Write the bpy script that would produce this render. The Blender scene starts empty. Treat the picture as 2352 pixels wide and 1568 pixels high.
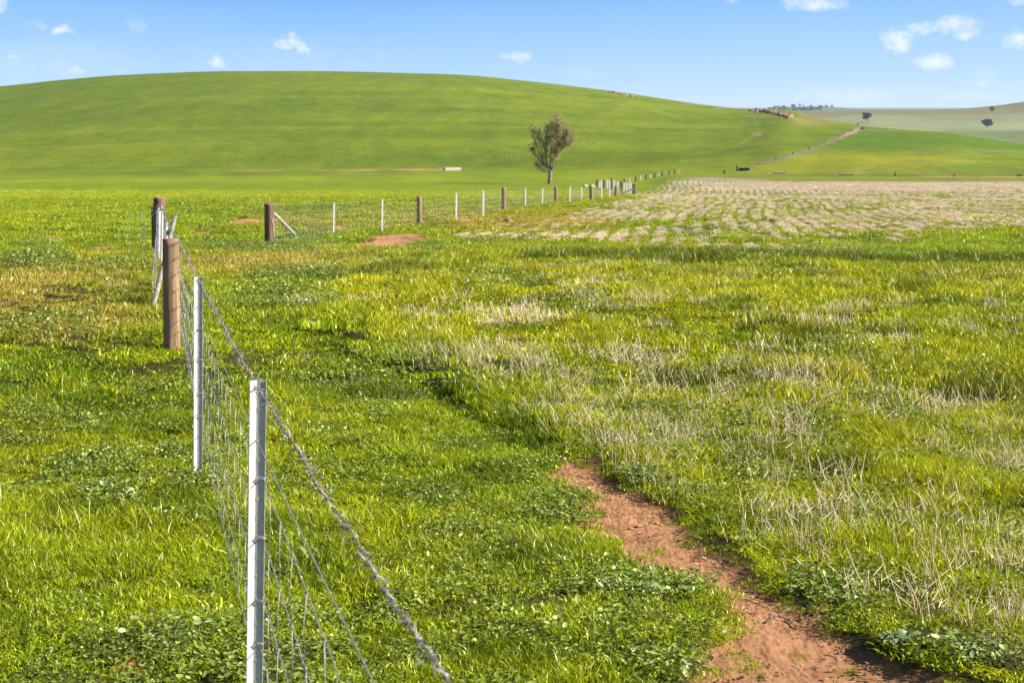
import bpy, math, random
import numpy as np
from mathutils import Vector
R = math.radians
rng = np.random.default_rng(7)
random.seed(7)
S = bpy.context.scene
COL = S.collection

# ---------------------------------------------------------------- camera
F = 3900.0; CU, CV = 1176.0, 784.0          # focal length and centre, in units of a 2352 px wide picture
TH = math.atan(535.0 / F); CAMZ = 2.2
cam_d = bpy.data.cameras.new("camera"); cam = bpy.data.objects.new("camera", cam_d); COL.objects.link(cam)
cam.location = (0, 0, CAMZ); cam.rotation_euler = (R(90) - TH, 0, 0)
cam_d.lens = 36.0 * F / 2352; cam_d.sensor_width = 36; cam_d.clip_end = 60000; cam_d.clip_start = 0.05
cam_d.dof.use_dof = True; cam_d.dof.focus_distance = 9.5; cam_d.dof.aperture_fstop = 9.0
S.camera = cam

# ---------------------------------------------------------------- sky, sun, exposure
SUN_AZ, SUN_EL = R(99), R(30)               # azimuth clockwise from the view direction
w = bpy.data.worlds.new("World"); S.world = w; w.use_nodes = True
wn, wl = w.node_tree.nodes, w.node_tree.links; wn.clear()
def N(nodes, t, **k):
    n = nodes.new(t)
    for a, b in k.items(): setattr(n, a, b)
    return n
def mth(nodes, links, op, a, b=None, c=None, clamp=False):
    n = nodes.new('ShaderNodeMath'); n.operation = op; n.use_clamp = clamp
    for i, v in enumerate((a, b, c)):
        if v is None: continue
        if isinstance(v, (int, float)): n.inputs[i].default_value = v
        else: links.new(v, n.inputs[i])
    return n.outputs[0]
sky = N(wn, 'ShaderNodeTexSky', sky_type='NISHITA'); sky.sun_disc = False
sky.sun_elevation = SUN_EL; sky.sun_rotation = SUN_AZ; sky.altitude = 300; sky.air_density = 1.25; sky.dust_density = 0.25; sky.ozone_density = 4.5
geo = N(wn, 'ShaderNodeTexCoord'); sep = N(wn, 'ShaderNodeSeparateXYZ'); wl.new(geo.outputs['Generated'], sep.inputs[0])
front = mth(wn, wl, 'GREATER_THAN', sep.outputs['Y'], 0.1)
ysafe = mth(wn, wl, 'MAXIMUM', sep.outputs['Y'], 0.1)
tx = mth(wn, wl, 'DIVIDE', sep.outputs['X'], ysafe); tz = mth(wn, wl, 'DIVIDE', sep.outputs['Z'], ysafe)
comb = N(wn, 'ShaderNodeCombineXYZ'); wl.new(tx, comb.inputs[0]); wl.new(tz, comb.inputs[1])
def wnoise(scale, detail, sx=1.0):
    mp = N(wn, 'ShaderNodeMapping'); mp.inputs['Scale'].default_value = (sx, 1, 1); wl.new(comb.outputs[0], mp.inputs[0])
    n = N(wn, 'ShaderNodeTexNoise'); n.inputs['Scale'].default_value = scale; n.inputs['Detail'].default_value = detail
    n.inputs['Roughness'].default_value = 0.62; wl.new(mp.outputs[0], n.inputs['Vector']); return n
warp = wnoise(90, 6); wsep = N(wn, 'ShaderNodeSeparateColor'); wl.new(warp.outputs['Color'], wsep.inputs[0])
wx = mth(wn, wl, 'MULTIPLY_ADD', mth(wn, wl, 'SUBTRACT', wsep.outputs[0], 0.5), 0.022, tx)
wz = mth(wn, wl, 'MULTIPLY_ADD', mth(wn, wl, 'SUBTRACT', wsep.outputs[1], 0.5), 0.012, tz)
puff = wnoise(140, 7, 0.8)
CLOUDS = [  # u, v, half width, half height, density (same units as F)
 (8,8,26,20,.9),(158,67,26,11,.8),(100,60,18,8,.3),(328,60,18,20,.25),(182,159,24,9,.7),(48,131,20,9,.35),
 (504,137,22,14,.9),(672,97,30,16,1.1),(700,110,22,12,1.0),(1186,129,34,13,.9),(1862,8,70,18,.95),(1830,2,40,12,.8),(1662,3,20,8,.5),
 (2052,92,36,24,1.0),(2110,66,34,16,.8),(2180,56,52,20,.8),(2205,80,30,14,.7),(2130,142,42,18,1.0),(2322,94,32,18,.9),
 (2255,190,20,12,.4),(2255,168,24,12,.2),(1940,240,42,13,.8),(1930,222,110,22,.35),(2000,238,60,12,.35),(1340,170,60,12,.14),(2320,3,30,8,.4),(2230,225,90,16,.2),(700,140,300,60,.10),(150,150,220,60,.16)]
acc = None
for (u, v, ru, rv, dn) in CLOUDS:
    cx = (u - CU) / F; cz = math.tan(math.atan((CV - v) / F) - TH); 
    a = mth(wn, wl, 'MULTIPLY', mth(wn, wl, 'SUBTRACT', wx, cx), F / (ru * 1.2)); b = mth(wn, wl, 'MULTIPLY', mth(wn, wl, 'SUBTRACT', wz, cz), F / (rv * 1.2))
    q = mth(wn, wl, 'ADD', mth(wn, wl, 'MULTIPLY', a, a), mth(wn, wl, 'MULTIPLY', b, b))
    q = mth(wn, wl, 'MULTIPLY', mth(wn, wl, 'SUBTRACT', 1.0, q, clamp=True), dn)
    acc = q if acc is None else mth(wn, wl, 'MAXIMUM', acc, q)
pf = mth(wn, wl, 'MULTIPLY_ADD', puff.outputs['Fac'], 3.4, -0.85)
cm = mth(wn, wl, 'MULTIPLY', acc, pf, clamp=True); cm = mth(wn, wl, 'MULTIPLY', mth(wn, wl, 'MULTIPLY', cm, .72, clamp=True), front)
mx = N(wn, 'ShaderNodeMix', data_type='RGBA'); wl.new(cm, mx.inputs[0]); 
# clear dry winter air low over the fields: pale at the horizon, azure a few degrees up, Nishita above
el = mth(wn, wl, 'ARCSINE', sep.outputs['Z'])
er = N(wn, 'ShaderNodeValToRGB'); ee = er.color_ramp.elements
SKYR = [(0.0, (3.0, 3.95, 5.0)), (0.16, (2.45, 3.6, 5.0)), (0.40, (1.95, 3.2, 5.0)), (0.70, (1.3, 2.65, 4.9)), (1.0, (.65, 1.8, 4.5))]
while len(ee) < len(SKYR): ee.new(.5)
for k_, (p_, c_) in enumerate(SKYR): ee[k_].position = p_; ee[k_].color = (c_[0] / 6, c_[1] / 6, c_[2] / 6, 1)
haz = wnoise(9, 3, .6); eh = mth(wn, wl, 'MULTIPLY_ADD', haz.outputs['Fac'], .012, el)
side_ = mth(wn, wl, 'ABSOLUTE', mth(wn, wl, 'ADD', tx, .10)); eh = mth(wn, wl, 'MULTIPLY_ADD', side_, -.035, eh)
wl.new(mth(wn, wl, 'MULTIPLY', eh, 1 / .085, clamp=True), er.inputs[0])
esc = N(wn, 'ShaderNodeVectorMath', operation='SCALE'); wl.new(er.outputs[0], esc.inputs[0]); esc.inputs['Scale'].default_value = 6
gr = N(wn, 'ShaderNodeMix', data_type='RGBA'); wl.new(mth(wn, wl, 'MULTIPLY', mth(wn, wl, 'SUBTRACT', el, .12), 1 / .35, clamp=True), gr.inputs[0])
wl.new(esc.outputs[0], gr.inputs['A']); skd = N(wn, 'ShaderNodeVectorMath', operation='SCALE'); wl.new(sky.outputs[0], skd.inputs[0]); skd.inputs['Scale'].default_value = .45; wl.new(skd.outputs[0], gr.inputs['B']); wl.new(gr.outputs['Result'], mx.inputs['A']); mx.inputs['B'].default_value = (4.9, 5.0, 5.15, 1)
bg = N(wn, 'ShaderNodeBackground'); wl.new(mx.outputs['Result'], bg.inputs[0]); bg.inputs[1].default_value = 0.1
wo = N(wn, 'ShaderNodeOutputWorld'); wl.new(bg.outputs[0], wo.inputs[0])
sd = bpy.data.lights.new("sun", 'SUN'); sun = bpy.data.objects.new("sun", sd); COL.objects.link(sun)
sd.energy = 5.0; sd.angle = R(0.5); sd.color = (1.0, 0.95, 0.86)
sv = Vector((math.sin(SUN_AZ) * math.cos(SUN_EL), math.cos(SUN_AZ) * math.cos(SUN_EL), math.sin(SUN_EL)))
sun.rotation_euler = sv.to_track_quat('Z', 'Y').to_euler()
S.view_settings.view_transform = 'Standard'; S.view_settings.look = 'None'; S.view_settings.gamma = 1
S.view_settings.exposure = 1.1
S.cycles.max_bounces = 6; S.cycles.diffuse_bounces = 3; S.cycles.transmission_bounces = 4; S.cycles.volume_bounces = 0
HAZE = 0.65e-4                                # per metre, used by the haze box at the end
S.cycles.caustics_reflective = False; S.cycles.caustics_refractive = False

# ---------------------------------------------------------------- pixel <-> world helpers
def slope(v):                                # drop per metre of y for picture row v
    return np.tan(TH + np.arctan((np.asarray(v, float) - CV) / F))
def at(u, v, y):                             # world point at depth y seen at (u, v)
    Y = (CV - v) / F; dy = math.cos(TH) + Y * math.sin(TH); dz = -math.sin(TH) + Y * math.cos(TH); s = y / dy
    return Vector((s * (u - CU) / F, y, CAMZ + s * dz))
def proj(x, y, z):
    h = CAMZ - z; c = y * math.cos(TH) + h * math.sin(TH); up = -h * math.cos(TH) + y * math.sin(TH)
    return CU + F * x / c, CV - F * up / c
def sstep(a, b, x):
    t = np.clip((x - a) / (b - a), 0, 1); return t * t * (3 - 2 * t)
def _h(ix, iy, seed):
    n = (ix.astype(np.int64) * 374761393 + iy.astype(np.int64) * 668265263 + seed * 974711) & 0x7fffffff
    n = ((n ^ (n >> 13)) * 1274126177) & 0x7fffffff; n = (n ^ (n >> 16)) & 0xffff
    return n / 65535.0
def vnoise(x, y, seed=0):
    ix, iy = np.floor(x), np.floor(y); fx, fy = x - ix, y - iy; fx = fx * fx * (3 - 2 * fx); fy = fy * fy * (3 - 2 * fy)
    a, b, c, d = _h(ix, iy, seed), _h(ix + 1, iy, seed), _h(ix, iy + 1, seed), _h(ix + 1, iy + 1, seed)
    return (a * (1 - fx) + b * fx) * (1 - fy) + (c * (1 - fx) + d * fx) * fy
def fbm(x, y, octv=4, seed=0):
    s = 0; a = 0.5; t = 0
    for i in range(octv): s = s + a * vnoise(x * 2 ** i + 17.3 * i, y * 2 ** i - 9.1 * i, seed + i); t += a; a *= 0.5
    return s / t                             # 0..1

# ---------------------------------------------------------------- terrain shape
COMMON = [(25, 622), (35, 580), (42, 569), (50, 546), (54, 535), (60, 516), (66, 504), (70, 498), (78, 486), (85, 477), (90, 473), (98, 467),
          (105, 461), (110, 459), (117, 456), (126, 453), (140, 447.5), (152, 438), (165, 430), (188, 421), (205, 417), (240, 409)]
UC   = np.array([-600,  0,150,300,550,700,900,1050,1200,1400,1600,1700,1800,1850,1900,1960,1990,2150,2300,2352,2900.])
FOOT = [(350,393),(350,393),(350,393),(350,393),(350,393),(350,392),(350,390),(350,389),(345,390),(335,393),(315,396),(300,399),(290,401),(290,401),(285,402),(280,402),(280,402.5),(275,403),(275,404),(275,404.5),(275,408)]
CY   = [950,880,870,860,850,850,840,830,820,800,760,720,660,625,592,556,540,490,458,450,430]
CVV  = [215,199.5,184.5,172.5,163.5,163,167,172,186,210,239,250,253,266,276,288,292.5,305,325,333,365]
FAR  = {1700:[(1300,270),(2200,263),(3300,272)],1990:[(900,302),(1150,300),(1600,279),(2200,252.5),(3000,258)],2150:[(900,322),(1100,311),(1600,283),(2200,251.5),(3000,258)],
        2300:[(800,345),(1000,332),(1500,290),(1950,261),(2400,240),(3100,262)],2352:[(800,348),(950,337),(1150,316),(1500,292),(2000,258),(2400,233),(3100,262)]}
RIDGE = ([1600,1700,1770,1830,1900,1960,2010,2060,2130,2200,2300], [256,252,247.5,244,246,249.5,252,253.5,253,252,254])
YG = np.exp(np.linspace(np.log(1.0), np.log(21000), 700))
near_y = np.array([0.5, 3.0, 5.3, 8.0, 10.3, 13.0, 15.3, 18.0, 20.5]); near_z = CAMZ - np.array([1.86, 1.96, 2.08, 2.20, 2.27, 2.26, 2.21, 2.22, 2.27])
com_y = np.array([c[0] for c in COMMON]); com_z = CAMZ - slope([c[1] for c in COMMON]) * com_y
def smooth_interp(xq, xs, ys):               # cubic Hermite with limited slopes
    xs = np.asarray(xs, float); ys = np.asarray(ys, float); d = np.diff(ys, axis=0) / np.diff(xs).reshape((-1,) + (1,) * (ys.ndim - 1))
    m = np.zeros_like(ys); m[1:-1] = np.where(d[1:] * d[:-1] > 0, 2 * d[1:] * d[:-1] / (d[1:] + d[:-1] + 1e-12 * np.sign(d[1:] + d[:-1] + 1e-30)), 0); m[0] = d[0]; m[-1] = d[-1]
    i = np.clip(np.searchsorted(xs, xq) - 1, 0, len(xs) - 2); h = xs[i + 1] - xs[i]; t = (xq - xs[i]) / h
    if ys.ndim > 1: t = t[:, None]; h = h[:, None]
    return (2*t**3-3*t**2+1)*ys[i] + (t**3-2*t**2+t)*h*m[i] + (-2*t**3+3*t**2)*ys[i+1] + (t**3-t**2)*h*m[i+1]
cols = []
for k, u in enumerate(UC):
    fy, fv = FOOT[k]; cy, cv = CY[k], CVV[k]; zf = CAMZ - slope(fv) * fy; zc = CAMZ - slope(cv) * cy
    ys = list(near_y) + list(com_y); zs = list(near_z) + list(com_z); n0 = len(ys)
    ys.append(fy); zs.append(float(zf))
    # from foot to crest: picture row eased so that the crest is the true silhouette
    for t in np.linspace(0.12, 1, 12):
        y = fy + (cy - fy) * t; v = fv + (cv - fv) * math.sin(math.pi / 2 * t ** 0.85); ys.append(y); zs.append(float(CAMZ - slope(v) * y))
    key = min((a for a in FAR), key=lambda a: abs(a - u)) if u >= 1650 else 1700
    if u < 1990:
        v0 = max(cv + 14, 268); ys += [cy * 1.25, cy * 1.5]; zs += [float(CAMZ - slope(cv + 9) * cy * 1.25), float(CAMZ - slope(cv + 22) * cy * 1.5)]
    if u >= 1750:
        if 1750 <= u < 1990:
            t = (u - 1750) / 240.0; far = [(1400, 290), (2200, 264 + (252.5 - 264) * t), (3000, 268)]
        else: far = FAR[key]
    else: far = FAR[1700]
    for (y, v) in far:
        if y > ys[-1] * 1.02: ys.append(y); zs.append(float(CAMZ - slope(v) * y))
    rv = float(np.interp(u, *RIDGE)); 
    ys += [4000, 4800, 6500, 12000, 22000]; zs += [float(CAMZ - slope(rv + 9) * 4000), float(CAMZ - slope(rv) * 4800), float(CAMZ - slope(256) * 6500), float(CAMZ - slope(248.2) * 12000), float(CAMZ - slope(248.2) * 12000) - 20]
    cols.append(smooth_interp(YG, ys, zs))
UF = np.linspace(-600, 2900, 351); TAB = smooth_interp(UF, UC, np.array(cols))      # [u, y]
LY0, LDY = math.log(YG[0]), math.log(YG[1]) - math.log(YG[0])
UMAXT = math.tan(R(23))
def uy(x, y):                                 # polar frame used by the terrain table
    r = np.hypot(x, y); a = np.arctan2(x, y); ac = np.clip(a, -R(23), R(23))
    return CU + F * np.tan(ac), np.maximum(r * np.cos(ac), 1.001), a
def base_z(x, y):
    u, yy, a = uy(x, y)
    fu = np.clip((u - UF[0]) / (UF[1] - UF[0]), 0, len(UF) - 1.001); fy = np.clip((np.log(yy) - LY0) / LDY, 0, len(YG) - 1.001)
    i = fu.astype(int); j = fy.astype(int); fu -= i; fy -= j
    z = (TAB[i, j] * (1 - fu) + TAB[i + 1, j] * fu) * (1 - fy) + (TAB[i, j + 1] * (1 - fu) + TAB[i + 1, j + 1] * fu) * fy
    return z
def gpt(u, v, ymax=400):                      # ground point seen at (u, v)
    y = np.exp(np.linspace(np.log(2), np.log(ymax), 4000)); sl = slope(v); x = (u - CU) / F * y * math.cos(TH) * (1 + math.tan(TH) * sl)
    z = base_z(x, y); d = (CAMZ - sl * y) - z; i = np.argmax(d < 0); return float(x[i]), float(y[i])
# red earth path: an outline on the ground
PATH = [(1248,1036),(1300,1050),(1400,1095),(1500,1160),(1600,1205),(1655,1260),(1700,1320),(1760,1370),(1900,1420),(1960,1480),(2060,1530),(2170,1568),(2600,1760),
        (1750,1760),(1600,1568),(1630,1500),(1650,1440),(1660,1380),(1620,1352),(1560,1342),(1480,1325),(1420,1285),(1385,1235),(1375,1185),(1330,1140),(1290,1110),(1260,1070)]
PATHG = np.array([gpt(*p) for p in PATH])
RUT = np.array([gpt(*p) for p in [(2900,1760),(2170,1568),(1900,1420),(1700,1320),(1600,1205),(1400,1095),(1250,1036),(1130,955),(990,880),(860,815),(760,772),(700,735)]])
def seg_dist(x, y, P, closed=False):          # distance to a polyline and side (+ right of travel)
    best = np.full(x.shape, 1e9); side = np.zeros(x.shape); tt = np.zeros(x.shape); n = len(P)
    for i in range(n if closed else n - 1):
        a = P[i]; b = P[(i + 1) % n]; d = b - a; L = d @ d
        t = np.clip(((x - a[0]) * d[0] + (y - a[1]) * d[1]) / L, 0, 1); qx = a[0] + t * d[0] - x; qy = a[1] + t * d[1] - y
        dd = np.hypot(qx, qy); m = dd < best; best = np.where(m, dd, best)
        s = np.sign(d[0] * (y - a[1]) - d[1] * (x - a[0])); side = np.where(m, -s, side); tt = np.where(m, i + t, tt)
    return best, side, tt
def in_poly(x, y, P):
    c = np.zeros(x.shape, bool); n = len(P)
    for i in range(n):
        x1, y1 = P[i]; x2, y2 = P[(i + 1) % n]
        if y1 == y2: continue
        m = ((y1 > y) != (y2 > y)) & (x < (x2 - x1) * (y - y1) / (y2 - y1) + x1); c ^= m
    return c
def path_mask(x, y):
    m = np.zeros(x.shape); q = (y > 1) & (y < 13) & (np.abs(x) < 5)
    if q.any():
        xx, yy = x[q], y[q]; d, _, _ = seg_dist(xx, yy, PATHG, True); ins = in_poly(xx, yy, PATHG); sd_ = np.where(ins, d, -d)
        m[q] = sstep(-0.12, -0.02, sd_ - .07 * sstep(7.8, 7.0, yy) * 1.0 if False else sd_ - .07 * (1 - sstep(7.0, 7.9, yy)) + 0.26 * (fbm(xx * 5, yy * 5, 4, 5) - 0.5))
    return m
def H(x, y):
    x = np.asarray(x, float); y = np.asarray(y, float); z = base_z(x, y); r = np.hypot(x, y)
    fade = 1 - sstep(90, 200, r)
    z = z + fade * (0.085 * (fbm(x * 1.6, y * 1.6, 3, 1) - 0.5) + 0.10 * (fbm(x / 3.2, y / 3.2, 2, 2) - 0.5))
    z = z + sstep(60, 250, r) * (1 - sstep(1500, 3000, r)) * 0.5 * (fbm(x / 55, y / 40, 3, 9) - 0.5)
    q = (y > 2) & (y < 24) & (np.abs(x) < 9)
    if q.any():
        xx, yy = x[q], y[q]; d, s, t = seg_dist(xx, yy, RUT); sd_ = d * s
        # right of the rut the field stands a hand higher, with a steep little bank
        up = (0.028 + 0.026 * sstep(10.8, 12, yy)) * sstep(-0.03, 0.16, sd_) * (1 - sstep(0.6, 3.5, sd_)); dip = -(.015 + .03 * sstep(10.8, 12, yy)) * np.exp(-((sd_ + 0.12) / 0.22) ** 2)
        k = sstep(0, 0.6, t) * (1 - sstep(10.2, 11, t)); z[q] = z[q] + (up + dip) * k
        z[q] = z[q] - 0.02 * path_mask(xx, yy) + path_mask(xx, yy) * 0.02 * (fbm(xx * 9, yy * 9, 3, 31) - 0.5)
    return z

# ---------------------------------------------------------------- what grows where
def ell(u, v, cu, cv, ru, rv, nz=0): return np.clip(1.15 - np.sqrt(((u - cu) / ru) ** 2 + ((v - cv) / rv) ** 2) + nz, 0, 1)
SOILP = [(905,558,90,13),(970,549,60,9),(780,521,42,5),(1070,502,45,4),(565,508,60,5),(250,573,110,5),(60,573,70,4),(445,573,30,6),(120,545,60,4),(470,540,40,4),
         (1180,507,25,3),(1500,622,110,6),(1230,612,70,4),(1650,628,60,4),(300,1535,60,22),(560,508,30,4)]
WEEDP = [(560,575,110,16),(720,556,90,12),(650,575,60,20),(640,490,110,14),(740,480,90,10),(60,603,80,18),(900,628,75,16),(830,912,110,30),(1300,1190,110,70),(1480,1372,170,34),
         (1440,1120,110,30),(1830,1370,120,46),(330,700,40,14),(230,775,50,12),(640,690,90,30),(1250,468,40,6),(1000,520,60,6),(1130,560,100,8),
         (1720,1300,70,50),(420,1040,40,20),(700,640,120,20),(350,1480,120,60),(1850,770,60,20),(1950,1080,60,22),(2250,900,80,22),(1210,1000,80,30),(480,1120,60,30)]
def zones(x, y):
    x = np.asarray(x, float); y = np.asarray(y, float)
    zb = base_z(x, y); yv = np.where(y > 1.5, y, 1e-3); u, v = proj(x, yv, zb); front = y > 1.5
    u = np.where(front, u, CU + F * np.tan(np.clip(np.arctan2(x, y), -R(23), R(23)))); v = np.where(front, v, 2400)
    r = np.hypot(x, y); k = r / 20
    n1 = fbm(x / 2.5, y / 3.5, 4, 3); n2 = fbm(x / 0.5, y / 0.8, 3, 4); nb = fbm(x / 8, y / 14, 4, 6)
    soil = path_mask(x, y)
    for (a, b, c, d) in SOILP: soil = np.maximum(soil, sstep(0.25, 0.75, ell(u, v, a, b, c * 1.15, d * 1.7, 1.1 * (n1 - 0.5) + 0.9 * (n2 - 0.5))))
    near = (1 - sstep(60, 160, r))
    soil = np.maximum(soil, 0.55 * near * sstep(0.66, 0.74, n2 * 0.5 + nb * 0.5) * sstep(560, 600, v))
    weed = np.zeros(x.shape)
    for (a, b, c, d) in WEEDP: weed = np.maximum(weed, sstep(0.15, 0.8, ell(u, v, a, b, c, d, 0.7 * (n1 - 0.5) + 0.5 * (n2 - 0.5))))
    weed = np.maximum(weed, sstep(0.62, 0.74, fbm(x / 1.3, y / 1.6, 3, 21)) * (v > 560) * 0.5)
    # stubble: the beige field behind, and sparse dry rows on the right nearer the camera
    ub = np.interp(v, [395, 402, 430, 450, 490, 530, 560, 600], [1600, 1560, 1480, 1440, 1300, 1080, 1400, 1500])
    st_far = sstep(0, 90, u - ub + 70 * (nb - 0.5)) * sstep(-3, 5, v - np.interp(u, [1500, 1650, 1800, 2352], [402, 409, 417, 417]) + 6 * (nb - 0.5)) * (1 - sstep(548, 612, v + 70 * (nb - 0.5) + 40 * (n1 - .5) + 50 * sstep(1900, 2200, u) - np.clip((1700 - u) * .02, -12, 20))) * front
    st_far = np.maximum(st_far, .9 * sstep(.2, .7, ell(u, v, 1200, 541, 230, 22, .7 * (n1 - .5) + .5 * (nb - .5))))
    st_far = st_far * (0.45 + 0.55 * sstep(0.30, 0.48, fbm(x / 11, y / 22, 4, 44)))
    gs = sstep(440, 500, v) * sstep(0.42, 0.6, fbm(x / 5, y / 12, 3, 46)); st_far = st_far * (1 - 0.7 * gs * (u < 2050))
    rutu = np.interp(v, [600, 735, 815, 955, 1036, 1205, 1320, 1420, 1568], [600, 690, 850, 1130, 1250, 1600, 1700, 1900, 2170])
    rt = sstep(20, 160, u - rutu) * sstep(596, 640, v)
    st_near = rt * (0.12 + 0.88 * sstep(0.46, 0.66, fbm((x + .25 * y) / 0.45, (y - .25 * x) / 2.6, 3, 12)) * sstep(0.35, 0.6, fbm(x / 2.0, y / 3.0, 3, 14)))
    rq = (y > 4) & (y < 26) & (np.abs(x) < 9); sr = np.full(x.shape, -9.)
    if rq.any(): d1, s1_, _ = seg_dist(x[rq], y[rq], RUT); sr[rq] = d1 * s1_
    strip_ = sstep(.12, .45, sr) * (1 - sstep(.8, 1.7, sr)) * sstep(.30, .55, fbm((x + .25 * y) / .35, (y - .25 * x) / 1.6, 3, 17)); st_near = np.maximum(st_near, strip_ * 1.2)
    brown = np.maximum(ell(u, v, 120, 700, 330, 130, 0.8 * (n1 - .5)), 0.95 * ell(u, v, 640, 605, 420, 38, 0.8 * (n1 - .5)))
    brown = np.maximum(brown, 0.8 * ell(u, v, 1180, 505, 520, 40, 0.6 * (nb - .5)) * (u < 1420)); brown = np.maximum(brown, 0.7 * ell(u, v, 700, 520, 240, 26, .8 * (n1 - .5)))
    brown = sstep(0.1, 0.9, brown)
    return dict(u=u, v=v, r=r, soil=np.clip(soil, 0, 1), weed=weed, stf=st_far, stn=st_near, brown=brown, n1=n1, n2=n2, nb=nb, right=rt, front=front)
G_LUSH = np.array([.190, .280, .004]); G_YEL = np.array([.36, .375, .005]); GS = .62
G_HILL = np.array([.190, .268, .009]); G_HILLB = np.array([.275, .350, .014]); SOILC = np.array([.74, .37, .18]); G_BROWN = np.array([.33, .27, .055])
def mixc(a, b, t): t = np.asarray(t)[..., None]; return a * (1 - t) + b * t
TUSP = [(1850,598,340,12),(1550,604,260,9),(900,628,75,13),(310,705,45,12),(230,778,45,10),(60,603,80,12),(2250,905,90,24),(1850,775,60,18),(1950,1085,70,24),(1760,760,40,10),(2120,668,60,9),(560,572,100,8),(880,905,60,14),(1280,700,50,9),(1560,890,60,12),(2050,760,50,10)]
def tussock(z, x, y):
    m = np.zeros(x.shape)
    m = sstep(.30, .75, (1 - np.abs(z['v'] - 597 - .006 * (z['u'] - 1300)) / 11) * (z['u'] > 1230) + 1.1 * (z['n1'] - .5) + .9 * (z['n2'] - .5)) * (z['u'] > 1230)
    for (a, b, c, d) in TUSP: m = np.maximum(m, sstep(0.2, 0.7, ell(z['u'], z['v'], a, b, c, d, .9 * (z['n1'] - .5) + .9 * (z['n2'] - .5))))
    return m
def turf_col(x, y, z):
    c = mixc(G_LUSH, G_YEL, np.clip(0.16 + 0.30 * z['right'] + 0.55 * (z['n1'] - .5) + 0.5 * (z['nb'] - .45), 0, 1))
    c = mixc(c, np.array([.070, .135, .006]), .75 * sstep(.50, .36, z['n2']) if False else .60 * (1 - sstep(.34, .48, z['n2'])))
    c = mixc(c, G_BROWN, z['brown'] * np.clip(0.25 + 1.0 * z['n1'], 0, .8))
    far = sstep(90, 150, z['r']) * (1 - sstep(0, 90, z['u'] - 1450))
    c = mixc(c, G_HILLB, far)
    return c
def ground_col(x, y, z):
    u, v, r = z['u'], z['v'], z['r']; yy = y
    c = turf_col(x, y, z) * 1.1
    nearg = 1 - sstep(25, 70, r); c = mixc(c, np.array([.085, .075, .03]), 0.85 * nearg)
    nh = fbm(x / 60, y / 90, 4, 51); ns = fbm(x / 160, y / 16, 3, 52)
    hill = sstep(225, 345, yy)
    hc = mixc(G_HILL, G_HILLB, np.clip(.15 + 1.5 * (nh - .5) + 1.6 * (ns - .5) + .5 * sstep(330, 395, v), 0, 1))
    c = mixc(c, hc, hill * (u < 2352 + 1e9))
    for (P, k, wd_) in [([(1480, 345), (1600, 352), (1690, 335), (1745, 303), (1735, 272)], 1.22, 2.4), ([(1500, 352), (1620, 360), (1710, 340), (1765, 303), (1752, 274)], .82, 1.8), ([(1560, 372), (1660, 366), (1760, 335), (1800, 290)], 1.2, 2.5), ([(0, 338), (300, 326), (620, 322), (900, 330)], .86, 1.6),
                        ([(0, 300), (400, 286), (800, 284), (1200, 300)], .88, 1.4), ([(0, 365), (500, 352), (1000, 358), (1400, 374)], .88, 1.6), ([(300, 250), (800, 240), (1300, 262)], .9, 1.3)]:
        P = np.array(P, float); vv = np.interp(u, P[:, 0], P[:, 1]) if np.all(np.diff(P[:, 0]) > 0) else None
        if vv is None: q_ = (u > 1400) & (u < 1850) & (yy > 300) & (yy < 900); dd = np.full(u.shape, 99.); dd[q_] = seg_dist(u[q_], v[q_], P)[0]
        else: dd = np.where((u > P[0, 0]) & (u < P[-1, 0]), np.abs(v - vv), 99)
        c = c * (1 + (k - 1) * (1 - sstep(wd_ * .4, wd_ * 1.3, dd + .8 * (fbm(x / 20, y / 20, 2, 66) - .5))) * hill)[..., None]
    # second hill on the right: yellower, with slanting bands
    foldv = np.interp(u, [1560, 1700, 1850, 1975, 1990], [394, 389, 350, 297, 280]); h2 = sstep(-3, 5, v - foldv) * sstep(1660, 1720, u) * hill
    bands = fbm((x + .9 * y) / 120, (y - .9 * x) / 34, 4, 61); yel = sstep(.40, .60, bands + .22 * sstep(320, 400, v) - .05) * sstep(308, 385, v + .02 * (1990 - u) + 60 * (nh - .5))
    yel = np.clip(yel + .45 * sstep(352, 385, v) * sstep(.36, .5, bands), 0, 1); c2 = mixc(np.array([.160, .270, .012]), np.array([.38, .40, .012]), yel); c2 = mixc(c2, np.array([.36, .31, .13]), sstep(.60, .70, fbm((x + .9 * y) / 90, (y - .9 * x) / 12, 3, 64)) * .6)
    c = mixc(c, c2, h2)
    # dry verge along the fold, bare earth near its top
    df = np.abs(v - foldv) + 8 * (fbm(x / 6, y / 6, 3, 71) - .5); verge = (1 - sstep(2.5, 6.5, df)) * sstep(1690, 1760, u) * (u < 1985) * (yy > 250) * (yy < 700)
    c = mixc(c, np.array([.33, .30, .14]), verge * .8)
    bare = (1 - sstep(1.5, 4.5, np.abs(v - foldv + 1) + 3 * (nh - .5))) * sstep(1920, 1945, u) * (1 - sstep(1968, 1978, u)) * (yy < 700) * (yy > 250); c = mixc(c, np.array([.62, .44, .30]), bare)
    olive = ell(u, v, 1880, 276, 95, 17, .5 * (nh - .5)) * hill * (1 - h2) * (yy < 800); c = mixc(c, np.array([.34, .315, .085]), sstep(.1, .7, olive) * .85)
    for (a, b, cu_, cv_, k) in [(1738, 311, 15, 5, .8), (1750,268,60,5,.3), (1600,241,60,2.5,.5), (1652,249.5,14,2.2,.6)]:
        c = mixc(c, np.array([.50, .36, .22]), sstep(.2, .6, ell(u, v, a, b, cu_, cv_, 1.0 * (fbm(x / 4, y / 6, 3, 81) - .5))) * k * (yy < 900))
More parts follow.
